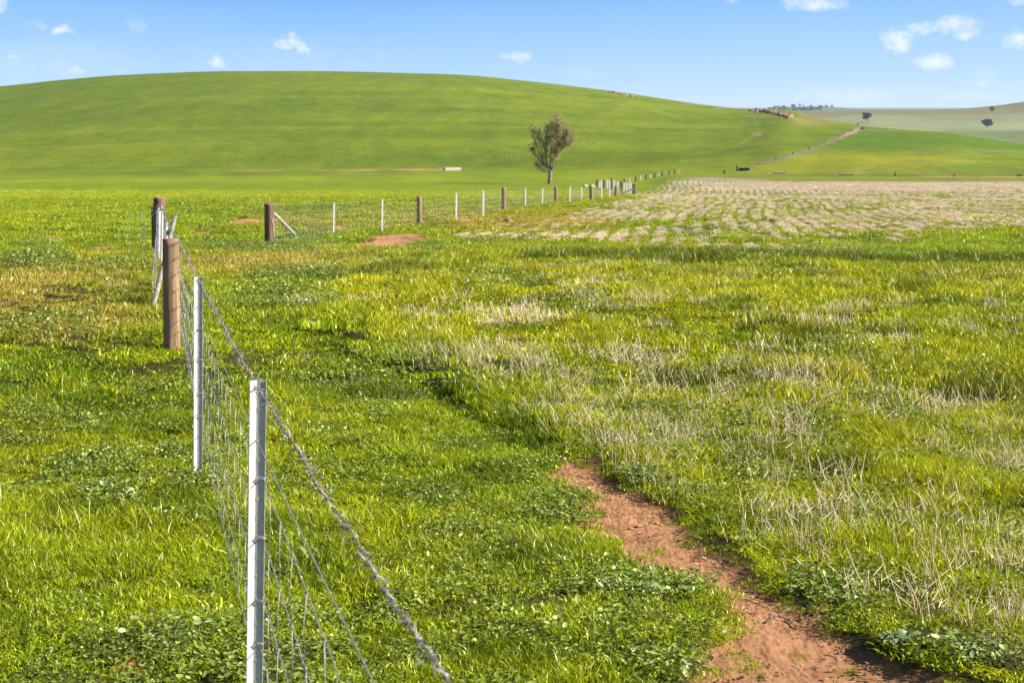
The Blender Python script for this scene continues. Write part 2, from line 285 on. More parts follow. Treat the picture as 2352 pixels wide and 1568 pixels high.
    # bare strip at the foot of the left hill and along the right field edge
    strip = (1 - sstep(.8, 2.0, np.abs(v - np.interp(u, [500, 1040], [393.5, 389.8])))) * (.45 * sstep(510, 560, u) * (1 - sstep(625, 660, u)) + sstep(705, 740, u)) * (1 - sstep(1035, 1070, u)) * sstep(.22, .40, fbm(x / 9, y / 60, 3, 91))
    c = mixc(c, np.array([.70, .33, .19]), strip * (yy > 250) * (yy < 420))
    strip = (1 - sstep(1.0, 2.4, np.abs(v - 405.3 - (u - 2200) * .004))) * sstep(2060, 2180, u) * sstep(.30, .5, fbm(x / 9, y / 60, 3, 92)); c = mixc(c, np.array([.60, .33, .19]), strip * (yy > 200) * (yy < 300))
    # far paddocks
    far = sstep(800, 900, yy) * sstep(1700, 1720, u)
    yw = yy + 130 * (fbm(x / 200, y / 600, 3, 95) - .5) - .35 * (u - 2350)
    fc = mixc(np.array([.27, .34, .10]), np.array([.41, .445, .20]), sstep(1330, 1350, yw)); fc = mixc(fc, np.array([.37, .36, .19]), sstep(1600, 1800, yw) * .6)
    fc = mixc(fc, np.array([.33, .295, .105]), sstep(1940, 2000, yw)); fc = fc * (0.9 + .3 * (fbm(x / 90, y / 260, 4, 96)[..., None] - .5))
    c = mixc(c, fc, far); vfar = sstep(3000, 3600, yy); c = mixc(c, np.array([.20, .22, .12]), vfar)
    st = z['stf'] * (1 - sstep(262, 285, yy + 20 * (z['nb'] - .5)))
    c = mixc(c, np.array([.30, .33, .04]), sstep(1500, 1600, u) * sstep(180, 230, yy) * (1 - hill) * .8)
    c = mixc(c, np.array([.56, .45, .35]), st * .93)
    k_ = np.clip(sstep(1.6, .3, np.abs(v - 405.6)) , 0, 1) if False else (1 - sstep(.5, 1.9, np.abs(v - 406.2)))
    c = mixc(c, np.array([.70, .37, .21]), k_ * sstep(2060, 2150, u) * sstep(.34, .46, fbm(x / 7, y / 60, 3, 92)) * (yy > 200) * (yy < 320))
    c = mixc(c, np.array([.10, .12, .03]), (1 - sstep(.4, 1.3, np.abs(v - 404.0))) * sstep(1820, 1900, u) * .8 * (yy > 200) * (yy < 340))
    c = mixc(c, SOILC, z['soil'])
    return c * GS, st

# ---------------------------------------------------------------- materials
MATS = {}
def new_mat(name):
    m = bpy.data.materials.new(name); m.use_nodes = True; m.node_tree.nodes.clear(); MATS[name] = m
    return m, m.node_tree.nodes, m.node_tree.links
def out(n, l, sh):
    o = n.new('ShaderNodeOutputMaterial'); l.new(sh, o.inputs[0]); return o
def rgb(c): return (c[0], c[1], c[2], 1)
def noise_node(n, l, scale, detail=4, vec=None, rough=.55):
    t = n.new('ShaderNodeTexNoise'); t.inputs['Scale'].default_value = scale; t.inputs['Detail'].default_value = detail; t.inputs['Roughness'].default_value = rough
    if vec is not None: l.new(vec, t.inputs['Vector'])
    return t
def mapping(n, l, src, sc=(1, 1, 1)):
    m = n.new('ShaderNodeMapping'); m.inputs['Scale'].default_value = sc; l.new(src, m.inputs[0]); return m.outputs[0]
def ramp(n, l, fac, stops):
    r = n.new('ShaderNodeValToRGB'); e = r.color_ramp.elements
    while len(e) < len(stops): e.new(0.5)
    for k, (p, c) in enumerate(stops): e[k].position = p; e[k].color = rgb(c)
    l.new(fac, r.inputs[0]); return r.outputs[0]
def mixn(n, l, fac, a, b, mode='MIX'):
    m = n.new('ShaderNodeMix'); m.data_type = 'RGBA'; m.blend_type = mode
    for s, v in (('Factor', fac), ('A', a), ('B', b)):
        s = 0 if s == 'Factor' else s
        if isinstance(v, (int, float)): m.inputs[s].default_value = v
        elif isinstance(v, tuple): m.inputs[s].default_value = rgb(v)
        else: l.new(v, m.inputs[s])
    return m.outputs['Result']
def mat_ground():
    m, n, l = new_mat("ground_earth_and_turf"); g = n.new('ShaderNodeNewGeometry'); P = g.outputs['Position']
    a = n.new('ShaderNodeAttribute'); a.attribute_name = 'gcol'; b = n.new('ShaderNodeAttribute'); b.attribute_name = 'zone'
    sp = n.new('ShaderNodeSeparateColor'); l.new(b.outputs['Color'], sp.inputs[0])       # R soil, G stubble, B distance
    px = n.new('ShaderNodeSeparateXYZ'); l.new(P, px.inputs[0])
    f1 = noise_node(n, l, 9, 6, P, .7); f2 = noise_node(n, l, .35, 5, mapping(n, l, P, (1, .6, 1)), .6); f3 = noise_node(n, l, .02, 5, mapping(n, l, P, (.5, 1.6, 1)), .6)
    f4 = noise_node(n, l, 1.6, 5, mapping(n, l, P, (1, .35, 1)), .7)
    c = mixn(n, l, 1.0, a.outputs['Color'], ramp(n, l, f1.outputs['Fac'], [(.25, (.72, .72, .72)), (.75, (1.3, 1.3, 1.3))]), 'MULTIPLY')
    c = mixn(n, l, 1.0, c, ramp(n, l, f2.outputs['Fac'], [(.3, (.82, .86, .8)), (.7, (1.2, 1.15, 1.2))]), 'MULTIPLY')
    c = mixn(n, l, 1.0, c, ramp(n, l, f4.outputs['Fac'], [(.3, (.84, .87, .82)), (.7, (1.17, 1.13, 1.15))]), 'MULTIPLY')
    c = mixn(n, l, sp.outputs[2], c, mixn(n, l, 1.0, c, ramp(n, l, f3.outputs['Fac'], [(.3, (.86, .90, .85)), (.7, (1.16, 1.10, 1.15))]), 'MULTIPLY'))
    f6 = noise_node(n, l, .11, 6, mapping(n, l, P, (1, .22, 1)), .65); c = mixn(n, l, sp.outputs[2], c, mixn(n, l, 1.0, c, ramp(n, l, f6.outputs['Fac'], [(.32, (.80, .84, .80)), (.68, (1.20, 1.15, 1.18))]), 'MULTIPLY'))
    dx = mth(n, l, 'MULTIPLY_ADD', px.outputs[0], .30, mth(n, l, 'MULTIPLY', px.outputs[1], .11)); f7 = noise_node(n, l, .03, 3, P); dx = mth(n, l, 'MULTIPLY_ADD', f7.outputs['Fac'], 9.0, dx)
    dl = mth(n, l, 'SINE', mth(n, l, 'MULTIPLY', dx, 1.9)); f8 = noise_node(n, l, .012, 4, P); dm = mth(n, l, 'MULTIPLY', mth(n, l, 'MULTIPLY_ADD', f8.outputs['Fac'], 5, -2.1, clamp=True), sp.outputs[2])
    c = mixn(n, l, mth(n, l, 'MULTIPLY', dm, .5), c, mixn(n, l, 1.0, c, ramp(n, l, mth(n, l, 'MULTIPLY_ADD', dl, .5, .5), [(.3, (.86, .9, .86)), (.7, (1.12, 1.08, 1.1))]), 'MULTIPLY'))
    # drill rows in the stubble
    ph = mth(n, l, 'SINE', mth(n, l, 'MULTIPLY', px.outputs[1], 1 / 9.0)); ph2 = mth(n, l, 'SINE', mth(n, l, 'MULTIPLY', px.outputs[1], 1 / 31.0))
    xx = mth(n, l, 'MULTIPLY_ADD', ph, ROW_A, px.outputs[0]); xx = mth(n, l, 'MULTIPLY_ADD', ph2, ROW_B, xx); xx = mth(n, l, 'MULTIPLY_ADD', px.outputs[1], ROW_C, xx)
    
    s = mth(n, l, 'SINE', mth(n, l, 'MULTIPLY', xx, 2 * math.pi / ROW_S)); s = mth(n, l, 'MULTIPLY_ADD', s, 2.2, -.5, clamp=True)
    s = mth(n, l, 'MULTIPLY', s, sp.outputs[1]); pat = noise_node(n, l, .06, 3, P); s = mth(n, l, 'MULTIPLY', s, mth(n, l, 'MULTIPLY_ADD', pat.outputs['Fac'], 5, -2.0, clamp=True))
    c = mixn(n, l, mth(n, l, 'MULTIPLY', s, .95), c, (.14, .20, .008))
    bs = n.new('ShaderNodeBsdfPrincipled'); l.new(c, bs.inputs['Base Color']); bs.inputs['Roughness'].default_value = 1; bs.inputs['Specular IOR Level'].default_value = .1
    bp = n.new('ShaderNodeBump'); bp.inputs['Strength'].default_value = .9; bp.inputs['Distance'].default_value = .03
    v1 = noise_node(n, l, 30, 8, mapping(n, l, P, (1, 1.3, 1)), .75); v2 = n.new('ShaderNodeTexVoronoi'); v2.inputs['Scale'].default_value = 26; l.new(P, v2.inputs['Vector'])
    hh = mth(n, l, 'MULTIPLY_ADD', v2.outputs['Distance'], .35, v1.outputs['Fac']); l.new(hh, bp.inputs['Height'])
    b2 = n.new('ShaderNodeBump'); b2.inputs['Strength'].default_value = .35; b2.inputs['Distance'].default_value = 1.0; l.new(f4.outputs['Fac'], b2.inputs['Height']); l.new(bp.outputs[0], b2.inputs['Normal'])
    l.new(b2.outputs[0], bs.inputs['Normal']); out(n, l, bs.outputs[0]); return m
ROW_S, ROW_A, ROW_B, ROW_C = 0.60, 0.22, 0.8, -0.115
def row_wave(x, y): 
    xx = x + ROW_A * np.sin(y / 9.) + ROW_B * np.sin(y / 31.) + ROW_C * y
    return np.sin(xx * 2 * np.pi / ROW_S)
def mat_leaf(name, transl=.35, gloss=.06, base=None):
    m, n, l = new_mat(name); v = n.new('ShaderNodeAttribute'); v.attribute_name = 'bcol'
    if base is None:
        t = n.new('ShaderNodeAttribute'); t.attribute_type = 'INSTANCER'; t.attribute_name = 'tint'
        c = mixn(n, l, 1.0, v.outputs['Color'], t.outputs['Color'], 'MULTIPLY')
    else: c = v.outputs['Color']
    d = n.new('ShaderNodeBsdfDiffuse'); l.new(c, d.inputs[0]); tr = n.new('ShaderNodeBsdfTranslucent'); l.new(mixn(n, l, 1.0, c, (1.25, 1.1, .5), 'MULTIPLY'), tr.inputs[0])
    g = n.new('ShaderNodeBsdfGlossy'); g.inputs['Roughness'].default_value = .38; g.inputs[0].default_value = (.9, .95, .6, 1)
    a = n.new('ShaderNodeMixShader'); a.inputs[0].default_value = transl; l.new(d.outputs[0], a.inputs[1]); l.new(tr.outputs[0], a.inputs[2])
    b = n.new('ShaderNodeMixShader'); b.inputs[0].default_value = gloss; l.new(a.outputs[0], b.inputs[1]); l.new(g.outputs[0], b.inputs[2]); out(n, l, b.outputs[0]); return m
def mat_simple(name, c0, c1, scale=8, sc=(1, 1, 1), rough=.8, metal=0, bump=.3, detail=6, obj=True, bdist=.01, spec=.3):
    m, n, l = new_mat(name); tc = n.new('ShaderNodeTexCoord'); P = tc.outputs['Object']
    t = noise_node(n, l, scale, detail, mapping(n, l, P, sc), .65); c = ramp(n, l, t.outputs['Fac'], [(.3, tuple(q * GS for q in c0)), (.7, tuple(q * GS for q in c1))])
    bs = n.new('ShaderNodeBsdfPrincipled'); l.new(c, bs.inputs['Base Color']); bs.inputs['Roughness'].default_value = rough; bs.inputs['Metallic'].default_value = metal
    bs.inputs['Specular IOR Level'].default_value = spec
    bp = n.new('ShaderNodeBump'); bp.inputs['Strength'].default_value = bump; bp.inputs['Distance'].default_value = bdist; l.new(t.outputs['Fac'], bp.inputs['Height']); l.new(bp.outputs[0], bs.inputs['Normal'])
    out(n, l, bs.outputs[0]); return m
def mat_wood(name, a, b, dark):
    a, b, dark = [tuple(q * .60 for q in c) for c in (a, b, dark)]
    m, n, l = new_mat(name); tc = n.new('ShaderNodeTexCoord'); P = tc.outputs['Object']
    t1 = noise_node(n, l, 26, 7, mapping(n, l, P, (1, 1, .045)), .7); t2 = noise_node(n, l, 5, 4, mapping(n, l, P, (1, 1, .35)), .6); t3 = noise_node(n, l, 60, 5, mapping(n, l, P, (1, 1, .02)), .7)
    c = ramp(n, l, t1.outputs['Fac'], [(.40, a), (.60, b)]); c = mixn(n, l, ramp(n, l, t2.outputs['Fac'], [(.52, (0, 0, 0)), (.75, (.6, .6, .6))]), c, dark)
    c = mixn(n, l, ramp(n, l, t3.outputs['Fac'], [(.56, (0, 0, 0)), (.62, (.9, .9, .9))]), c, tuple(v * .35 for v in a))
    bs = n.new('ShaderNodeBsdfPrincipled'); l.new(c, bs.inputs['Base Color']); bs.inputs['Roughness'].default_value = .85; bs.inputs['Specular IOR Level'].default_value = .2
    bp = n.new('ShaderNodeBump'); bp.inputs['Strength'].default_value = .6; bp.inputs['Distance'].default_value = .006; l.new(mth(n, l, 'ADD', t1.outputs['Fac'], mth(n, l, 'MULTIPLY', t3.outputs['Fac'], -.6)), bp.inputs['Height'])
    l.new(bp.outputs[0], bs.inputs['Normal']); out(n, l, bs.outputs[0]); return m
def mat_steel(name, c0, c1, rough=.5, metal=.35, rust=0.0):
    m, n, l = new_mat(name); tc = n.new('ShaderNodeTexCoord'); P = tc.outputs['Object']
    t1 = noise_node(n, l, 40, 6, P, .6); t2 = noise_node(n, l, 7, 5, mapping(n, l, P, (1, 1, .5)), .6); v = n.new('ShaderNodeTexVoronoi'); v.inputs['Scale'].default_value = 90; l.new(P, v.inputs['Vector'])
    c = ramp(n, l, mth(n, l, 'MULTIPLY_ADD', v.outputs['Distance'], .3, mth(n, l, 'MULTIPLY', t1.outputs['Fac'], .8)), [(.3, c0), (.65, c1)])
    c = mixn(n, l, ramp(n, l, t2.outputs['Fac'], [(.56, (0, 0, 0)), (.78, (rust, rust, rust))]), c, (.36, .22, .13))
    bs = n.new('ShaderNodeBsdfPrincipled'); l.new(c, bs.inputs['Base Color']); bs.inputs['Roughness'].default_value = rough; bs.inputs['Metallic'].default_value = metal
    out(n, l, bs.outputs[0]); return m
M_GROUND = mat_ground()
M_GRASS = mat_leaf("grass_blade", .32, .04); M_WEED = mat_leaf("weed_leaf", .25, .05); M_STRAW = mat_leaf("dry_straw", .15, .05)
M_FOL = mat_leaf("tree_leaf", .25, .03, base=True); M_ROSE = mat_leaf("rosette_leaf", .15, .10, base=True)
M_WOOD = mat_wood("weathered_post_wood", (.27, .158, .088), (.58, .375, .225), (.18, .10, .055))
M_WOODD = mat_wood("dark_old_timber", (.10, .065, .045), (.24, .16, .11), (.05, .035, .03))
M_WOODM = mat_wood("red_brown_post_wood", (.22, .115, .085), (.48, .27, .19), (.12, .06, .05))
M_END = mat_simple("cut_end_grain", (.42, .24, .14), (.62, .38, .22), 14, rough=.9)
M_GREYW = mat_wood("grey_weathered_pole", (.36, .30, .24), (.62, .54, .45), (.22, .18, .14))
M_STEEL = mat_steel("galvanised_steel", (.31, .308, .303), (.46, .453, .44), .6, 0, .5)
M_WIRE = mat_steel("galvanised_wire", (.22, .215, .21), (.40, .39, .385), .5, .35, .5)
M_RWIRE = mat_steel("weathered_barbed_wire", (.11, .10, .095), (.30, .275, .25), .55, .4, .6)
M_BARK = mat_wood("tree_bark", (.20, .15, .11), (.52, .44, .36), (.10, .075, .06))
M_ROCK = mat_simple("reddish_rock", (.26, .145, .10), (.60, .38, .265), 1.2, rough=.95, bump=.8, bdist=.15)
M_ROCKP = mat_simple("pale_rock", (.62, .50, .38), (.85, .76, .64), 2.0, rough=.95, bump=.5, bdist=.05)
M_CONC = mat_simple("pale_concrete", (.60, .50, .40), (.80, .70, .57), 1.5, rough=.9)
M_BLACK = mat_simple("black_rubber", (.012, .013, .016), (.03, .032, .038), 3, rough=.6)
M_WATER = mat_simple("trough_water", (.05, .07, .08), (.07, .09, .10), 3, rough=.1, bump=.05)
M_TRUNKF = mat_simple("far_tree_bark", (.05, .04, .03), (.10, .08, .06), 2, rough=.9)

# ---------------------------------------------------------------- mesh helpers
def link(o, parent=None):
    COL.objects.link(o)
    if parent: o.parent = parent
    return o
def tag(o, label=None, cat=None, group=None, kind=None):
    if label: o['label'] = label
    if cat: o['category'] = cat
    if group: o['group'] = group
    if kind: o['kind'] = kind
    return o
class MB:
    def __init__(s): s.v = []; s.f = []; s.n = 0; s.c = []
    def add(s, V, Fc, col=None):
        V = np.asarray(V, float); s.v.append(V); s.f += [tuple(i + s.n for i in f) for f in Fc]; s.n += len(V)
        if col is not None: s.c.append(np.tile(np.asarray(col, float), (len(V), 1)) if np.ndim(col) == 1 else np.asarray(col, float))
    def box(s, c, d, rot=None):
        V = np.array([(x, y, z) for x in (-.5, .5) for y in (-.5, .5) for z in (-.5, .5)]) * np.array(d)
        if rot is not None: V = V @ np.array(rot).T
        s.add(V + np.array(c), [(0, 1, 3, 2), (4, 6, 7, 5), (0, 4, 5, 1), (2, 3, 7, 6), (0, 2, 6, 4), (1, 5, 7, 3)])
    def tube(s, P, r, k=8, cap=True, jit=0):
        P = np.asarray(P, float); n = len(P); r = np.broadcast_to(np.asarray(r, float), (n,)); T = np.gradient(P, axis=0); T /= np.linalg.norm(T, axis=1)[:, None] + 1e-12
        a = np.array([0, 0, 1.]) if abs(T[0][2]) < .9 else np.array([1., 0, 0]); X = np.cross(T, a); X /= np.linalg.norm(X, axis=1)[:, None] + 1e-12; Y = np.cross(T, X)
        th = np.arange(k) * 2 * np.pi / k; V = P[:, None, :] + r[:, None, None] * (np.cos(th)[None, :, None] * X[:, None, :] + np.sin(th)[None, :, None] * Y[:, None, :])
        if jit: V = V + rng.normal(0, jit, V.shape)
        V = V.reshape(-1, 3); Fc = [(i * k + j, i * k + (j + 1) % k, (i + 1) * k + (j + 1) % k, (i + 1) * k + j) for i in range(n - 1) for j in range(k)]
        if cap: Fc += [tuple(range(k))[::-1], tuple((n - 1) * k + j for j in range(k))]
        s.add(V, Fc)
    def build(s, name, mat, parent=None, smooth=False, org=None):
        me = bpy.data.meshes.new(name); V = np.concatenate(s.v)
        if org is not None: V = V - np.array(org)
        me.from_pydata(V.tolist(), [], s.f); me.materials.append(mat)
        if s.c: 
            C = np.concatenate(s.c); a = me.color_attributes.new('bcol', 'FLOAT_COLOR', 'POINT'); a.data.foreach_set('color', np.c_[C, np.ones(len(C))].ravel().astype(np.float32))
        if smooth: me.polygons.foreach_set('use_smooth', [True] * len(me.polygons))
        me.update(); o = bpy.data.objects.new(name, me); link(o, parent)
        if org is not None: o.location = org
        return o
def empty(name, loc): 
    o = bpy.data.objects.new(name, None); o.empty_display_size = .1; link(o); o.location = loc; return o
def copy_tree(o, parent=None):
    c = o.copy(); COL.objects.link(c)
    if parent: c.parent = parent
    for ch in list(o.children): copy_tree(ch, c)
    return c
def fast_mesh(name, V, Fq, C=None, smooth=False):    # V (n,3), Fq list of index arrays (m,k)
    me = bpy.data.meshes.new(name); me.vertices.add(len(V)); me.vertices.foreach_set('co', V.ravel().astype(np.float32))
    tot = sum(f.size for f in Fq); npoly = sum(len(f) for f in Fq); me.loops.add(tot); me.polygons.add(npoly)
    me.loops.foreach_set('vertex_index', np.concatenate([f.ravel() for f in Fq]).astype(np.int32))
    ls = []; st = 0
    for f in Fq: ls.append(st + np.arange(len(f)) * f.shape[1]); st += f.size
    me.polygons.foreach_set('loop_start', np.concatenate(ls).astype(np.int32))
    if smooth: me.polygons.foreach_set('use_smooth', np.ones(npoly, bool))
    if C is not None:
        a = me.color_attributes.new('bcol', 'FLOAT_COLOR', 'POINT'); a.data.foreach_set('color', np.c_[C, np.ones(len(C))].ravel().astype(np.float32))
    me.update(calc_edges=True); me.validate(); return me

# ---------------------------------------------------------------- ground
def build_ground():
    az = np.unique(np.round(np.concatenate([np.linspace(-180, -26, 56), np.linspace(-26, -18.5, 22), np.linspace(-18.5, 18.5, 560), np.linspace(18.5, 26, 22), np.linspace(26, 180, 56)]), 5))[:-1] * math.pi / 180
    r = [0.4]
    while r[-1] < 20500: r.append(r[-1] * (1.035 if r[-1] < 4 else 1.0085 if r[-1] < 45 else 1.012 if r[-1] < 1000 else 1.02))
    r = np.array(r); A, Rr = np.meshgrid(az, r); X = Rr * np.sin(A); Y = Rr * np.cos(A); Z = H(X, Y); nr, na = X.shape
    V = np.stack([X.ravel(), Y.ravel(), Z.ravel()], 1); V = np.vstack([V, [[0, 0, float(H(np.array([0.]), np.array([0.01]))[0])]]])
    i, j = np.meshgrid(np.arange(nr - 1), np.arange(na), indexing='ij'); j2 = (j + 1) % na
    Q = np.stack([i * na + j, i * na + j2, (i + 1) * na + j2, (i + 1) * na + j], -1).reshape(-1, 4)[:, ::-1]
    jj = np.arange(na); T = np.stack([np.full(na, nr * na), (jj + 1) % na, jj], 1)
    me = fast_mesh("ground", V, [Q, T], None, True)
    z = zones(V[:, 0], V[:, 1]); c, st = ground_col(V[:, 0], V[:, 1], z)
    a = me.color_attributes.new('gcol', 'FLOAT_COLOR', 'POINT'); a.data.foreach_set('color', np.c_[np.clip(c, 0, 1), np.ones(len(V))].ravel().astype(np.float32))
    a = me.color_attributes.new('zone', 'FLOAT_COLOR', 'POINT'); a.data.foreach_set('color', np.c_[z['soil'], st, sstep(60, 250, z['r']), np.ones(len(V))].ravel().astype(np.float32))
    me.materials.append(M_GROUND); o = bpy.data.objects.new("ground", me); link(o); o['kind'] = 'structure'; return o
build_ground()

# ---------------------------------------------------------------- plants that nobody could count
PROTO = bpy.data.collections.new("plant_prototypes")          # not linked to the scene: only the scatter uses it
def blades(n, rad, hmin, hmax, wmin, wmax, bend, colf, name, mat, lean=.35, seg=3, edge=0):
    """n grass blades in a disc, each a strip of seg quads that narrows to its tip"""
    a = rng.uniform(0, 2 * np.pi, n); rr = rad * np.sqrt(rng.uniform(0, 1, n)); bx, by = rr * np.cos(a), rr * np.sin(a)
    h = rng.uniform(hmin, hmax, n) * (1 - edge * (rr / rad) ** 2); wd = rng.uniform(wmin, wmax, n); ph = rng.uniform(0, 2 * np.pi, n); ln = np.abs(rng.normal(0, lean, n)); bd = rng.uniform(.2, 1, n) * bend; fa = rng.uniform(0, np.pi, n)
    V = np.zeros((n, seg + 1, 2, 3)); tt = np.linspace(0, 1, seg + 1)
    for i, t in enumerate(tt):
        off = h * (ln * t + bd * t * t); zz = h * t * (1 - .35 * bd * t) * np.cos(np.minimum(ln * .6, 1)); cx = bx + off * np.cos(ph); cy = by + off * np.sin(ph)
        ww = wd * (1 - t ** 1.6) * .5 + .0004
        V[:, i, 0] = np.stack([cx - ww * np.cos(fa), cy - ww * np.sin(fa), zz], 1); V[:, i, 1] = np.stack([cx + ww * np.cos(fa), cy + ww * np.sin(fa), zz], 1)
    V[:, 0, :, 2] -= .02
    base = np.arange(n)[:, None] * (2 * (seg + 1)); Q = np.concatenate([np.stack([base[:, 0] + 2 * i, base[:, 0] + 2 * i + 1, base[:, 0] + 2 * i + 3, base[:, 0] + 2 * i + 2], 1) for i in range(seg)])
    C = np.repeat(colf(n), 2 * (seg + 1), axis=0); me = fast_mesh(name, V.reshape(-1, 3), [Q], C); me.materials.append(mat)
    return me
def gcolf(n, dry=.05, yel=.25):
    c = np.ones((n, 3)) * rng.uniform(.4, 1.85, (n, 1)); q = rng.uniform(0, 1, n); c[q < yel] *= np.array([1.55, 1.25, 1.0]); m = (q > 1 - dry); c[m] = np.array([2.6, 1.6, 6.0]) * rng.uniform(.6, 1.2, (m.sum(), 1)); return c
def leaves(n, rad, smin, smax, hmin, hmax, name, colf, lob=6):
    V = []; C = []; Fs = []; k = 0; cc = colf(n)
    for i in range(n):
        a = rng.uniform(0, 2 * np.pi); r0 = rad * math.sqrt(rng.uniform()); s = rng.uniform(smin, smax); c = np.array([r0 * math.cos(a), r0 * math.sin(a), rng.uniform(hmin, hmax)])
        tilt = abs(rng.normal(0, .5)); td = rng.uniform(0, 2 * np.pi); nrm = np.array([math.sin(tilt) * math.cos(td), math.sin(tilt) * math.sin(td), math.cos(tilt)])
        X = np.cross(nrm, [math.cos(a), math.sin(a), .01]); X /= np.linalg.norm(X); Yv = np.cross(nrm, X); th = np.arange(lob) * 2 * np.pi / lob; rr = s * rng.uniform(.8, 1.1, lob)
        P = c + rr[:, None] * (np.cos(th)[:, None] * X * .62 + np.sin(th)[:, None] * Yv) ; cen = c - nrm * s * .22
        V += [cen] + list(P); C += [cc[i]] * (lob + 1); Fs += [(k, k + 1 + j, k + 1 + (j + 1) % lob) for j in range(lob)]; k += lob + 1
    me = fast_mesh(name, np.array(V), [np.array(Fs)], np.array(C)); me.materials.append(M_WEED); return me
def straws(n, rad, hmin, hmax, wd, name, fallen=.2):
    V = []; Fs = []; C = []; k = 0
    for i in range(n):
        a = rng.uniform(0, 2 * np.pi); r0 = rad * math.sqrt(rng.uniform()); b = np.array([r0 * math.cos(a), r0 * math.sin(a), -.02]); L = rng.uniform(hmin, hmax)
        if rng.uniform() < fallen: a3 = rng.uniform(0, 6.28); d = np.array([math.cos(a3), math.sin(a3), rng.uniform(.05, .5)]); b[2] = rng.uniform(.02, .06); L *= .5
        else: d = np.array([rng.normal(-.22, .34), rng.normal(0, .30), 1.])
        d /= np.linalg.norm(d); X = np.cross(d, [rng.normal(), rng.normal(), .1]); X /= np.linalg.norm(X); e = b + d * L; w0 = wd * rng.uniform(.7, 1.4); Yv = np.cross(d, X)
        tri = [X * w0, (-.5 * X + .87 * Yv) * w0, (-.5 * X - .87 * Yv) * w0]
        V += [b + t for t in tri] + [e + t * .7 for t in tri]; Fs += [(k + j, k + (j + 1) % 3, k + 3 + (j + 1) % 3, k + 3 + j) for j in range(3)]; col = np.array([1, .93, .85]) * rng.uniform(.55, 1.35); C += [col] * 6; k += 6
    me = fast_mesh(name, np.array(V), [np.array(Fs)], np.array(C)); me.materials.append(M_STRAW); return me
def clods(n, rad, s0, s1, name):
    mb = MB()
    for i in range(n):
        a = rng.uniform(0, 2 * np.pi); r0 = rad * math.sqrt(rng.uniform()); s = rng.uniform(s0, s1) ; mb2 = []
        th = [0, 1.05, 2.1, 3.14, 4.2, 5.24]; V = [(0, 0, s * .55)] + [(s * rng.uniform(.6, 1.1) * math.cos(t), s * rng.uniform(.6, 1.1) * math.sin(t), s * rng.uniform(.0, .3)) for t in th] + [(0, 0, -s * .4)]
        V = np.array(V) + [r0 * math.cos(a), r0 * math.sin(a), 0]; mb.add(V, [(0, 1 + j, 1 + (j + 1) % 6) for j in range(6)] + [(7, 1 + (j + 1) % 6, 1 + j) for j in range(6)], np.array([1, 1, 1.]) * rng.uniform(.6, 1.1))
    me = bpy.data.meshes.new(name); me.from_pydata(np.concatenate(mb.v).tolist(), [], mb.f); C = np.concatenate(mb.c); a = me.color_attributes.new('bcol', 'FLOAT_COLOR', 'POINT'); a.data.foreach_set('color', np.c_[C, np.ones(len(C))].ravel().astype(np.float32)); me.materials.append(M_STRAW); return me
def scatter(name, protos, P, rot, scl, idx, tint, label, cat='grass'):
    c = bpy.data.collections.new(name + "_prototypes")
    for k, me in enumerate(protos): c.objects.link(bpy.data.objects.new("p%02d_%s" % (k, me.name), me))
    me = bpy.data.meshes.new(name); me.vertices.add(len(P)); me.vertices.foreach_set('co', P.ravel().astype(np.float32))
    a = me.attributes.new('rot', 'FLOAT_VECTOR', 'POINT'); a.data.foreach_set('vector', rot.ravel().astype(np.float32))
    a = me.attributes.new('scl', 'FLOAT_VECTOR', 'POINT'); a.data.foreach_set('vector', scl.ravel().astype(np.float32))
    a = me.attributes.new('idx', 'INT', 'POINT'); a.data.foreach_set('value', idx.astype(np.int32))
    a = me.attributes.new('tint', 'FLOAT_COLOR', 'POINT'); a.data.foreach_set('color', np.c_[tint, np.ones(len(tint))].ravel().astype(np.float32))
    o = bpy.data.objects.new(name, me); link(o); ng = bpy.data.node_groups.new(name, 'GeometryNodeTree')
    ng.interface.new_socket('Geometry', in_out='INPUT', socket_type='NodeSocketGeometry'); ng.interface.new_socket('Geometry', in_out='OUTPUT', socket_type='NodeSocketGeometry')
    n, l = ng.nodes, ng.links; gi = n.new('NodeGroupInput'); go = n.new('NodeGroupOutput'); ci = n.new('GeometryNodeCollectionInfo'); ci.inputs['Collection'].default_value = c
    ci.inputs['Separate Children'].default_value = True; ci.inputs['Reset Children'].default_value = True; ip = n.new('GeometryNodeInstanceOnPoints'); ip.inputs['Pick Instance'].default_value = True
    l.new(gi.outputs[0], ip.inputs['Points']); l.new(ci.outputs[0], ip.inputs['Instance'])
    for nm, ty, sk in (('rot', 'FLOAT_VECTOR', 'Rotation'), ('scl', 'FLOAT_VECTOR', 'Scale'), ('idx', 'INT', 'Instance Index')):
        na = n.new('GeometryNodeInputNamedAttribute'); na.data_type = ty; na.inputs['Name'].default_value = nm
        src = na.outputs['Attribute']
        if nm == 'rot': e = n.new('FunctionNodeEulerToRotation'); l.new(src, e.inputs[0]); src = e.outputs[0]
        l.new(src, ip.inputs[sk])
    l.new(ip.outputs[0], go.inputs[0]); md = o.modifiers.new('scatter', 'NODES'); md.node_group = ng
    tag(o, label, cat, kind='stuff'); return o
def rand_xy(y0, y1, dens, spread=.325, extra=2.0):
    n = int(dens * ((y1 ** 2 - y0 ** 2) * spread + 2 * extra * (y1 - y0))); y = np.sqrt(rng.uniform(y0 ** 2, y1 ** 2, n)); x = rng.uniform(-1, 1, n) * (y * spread + extra); return x, y
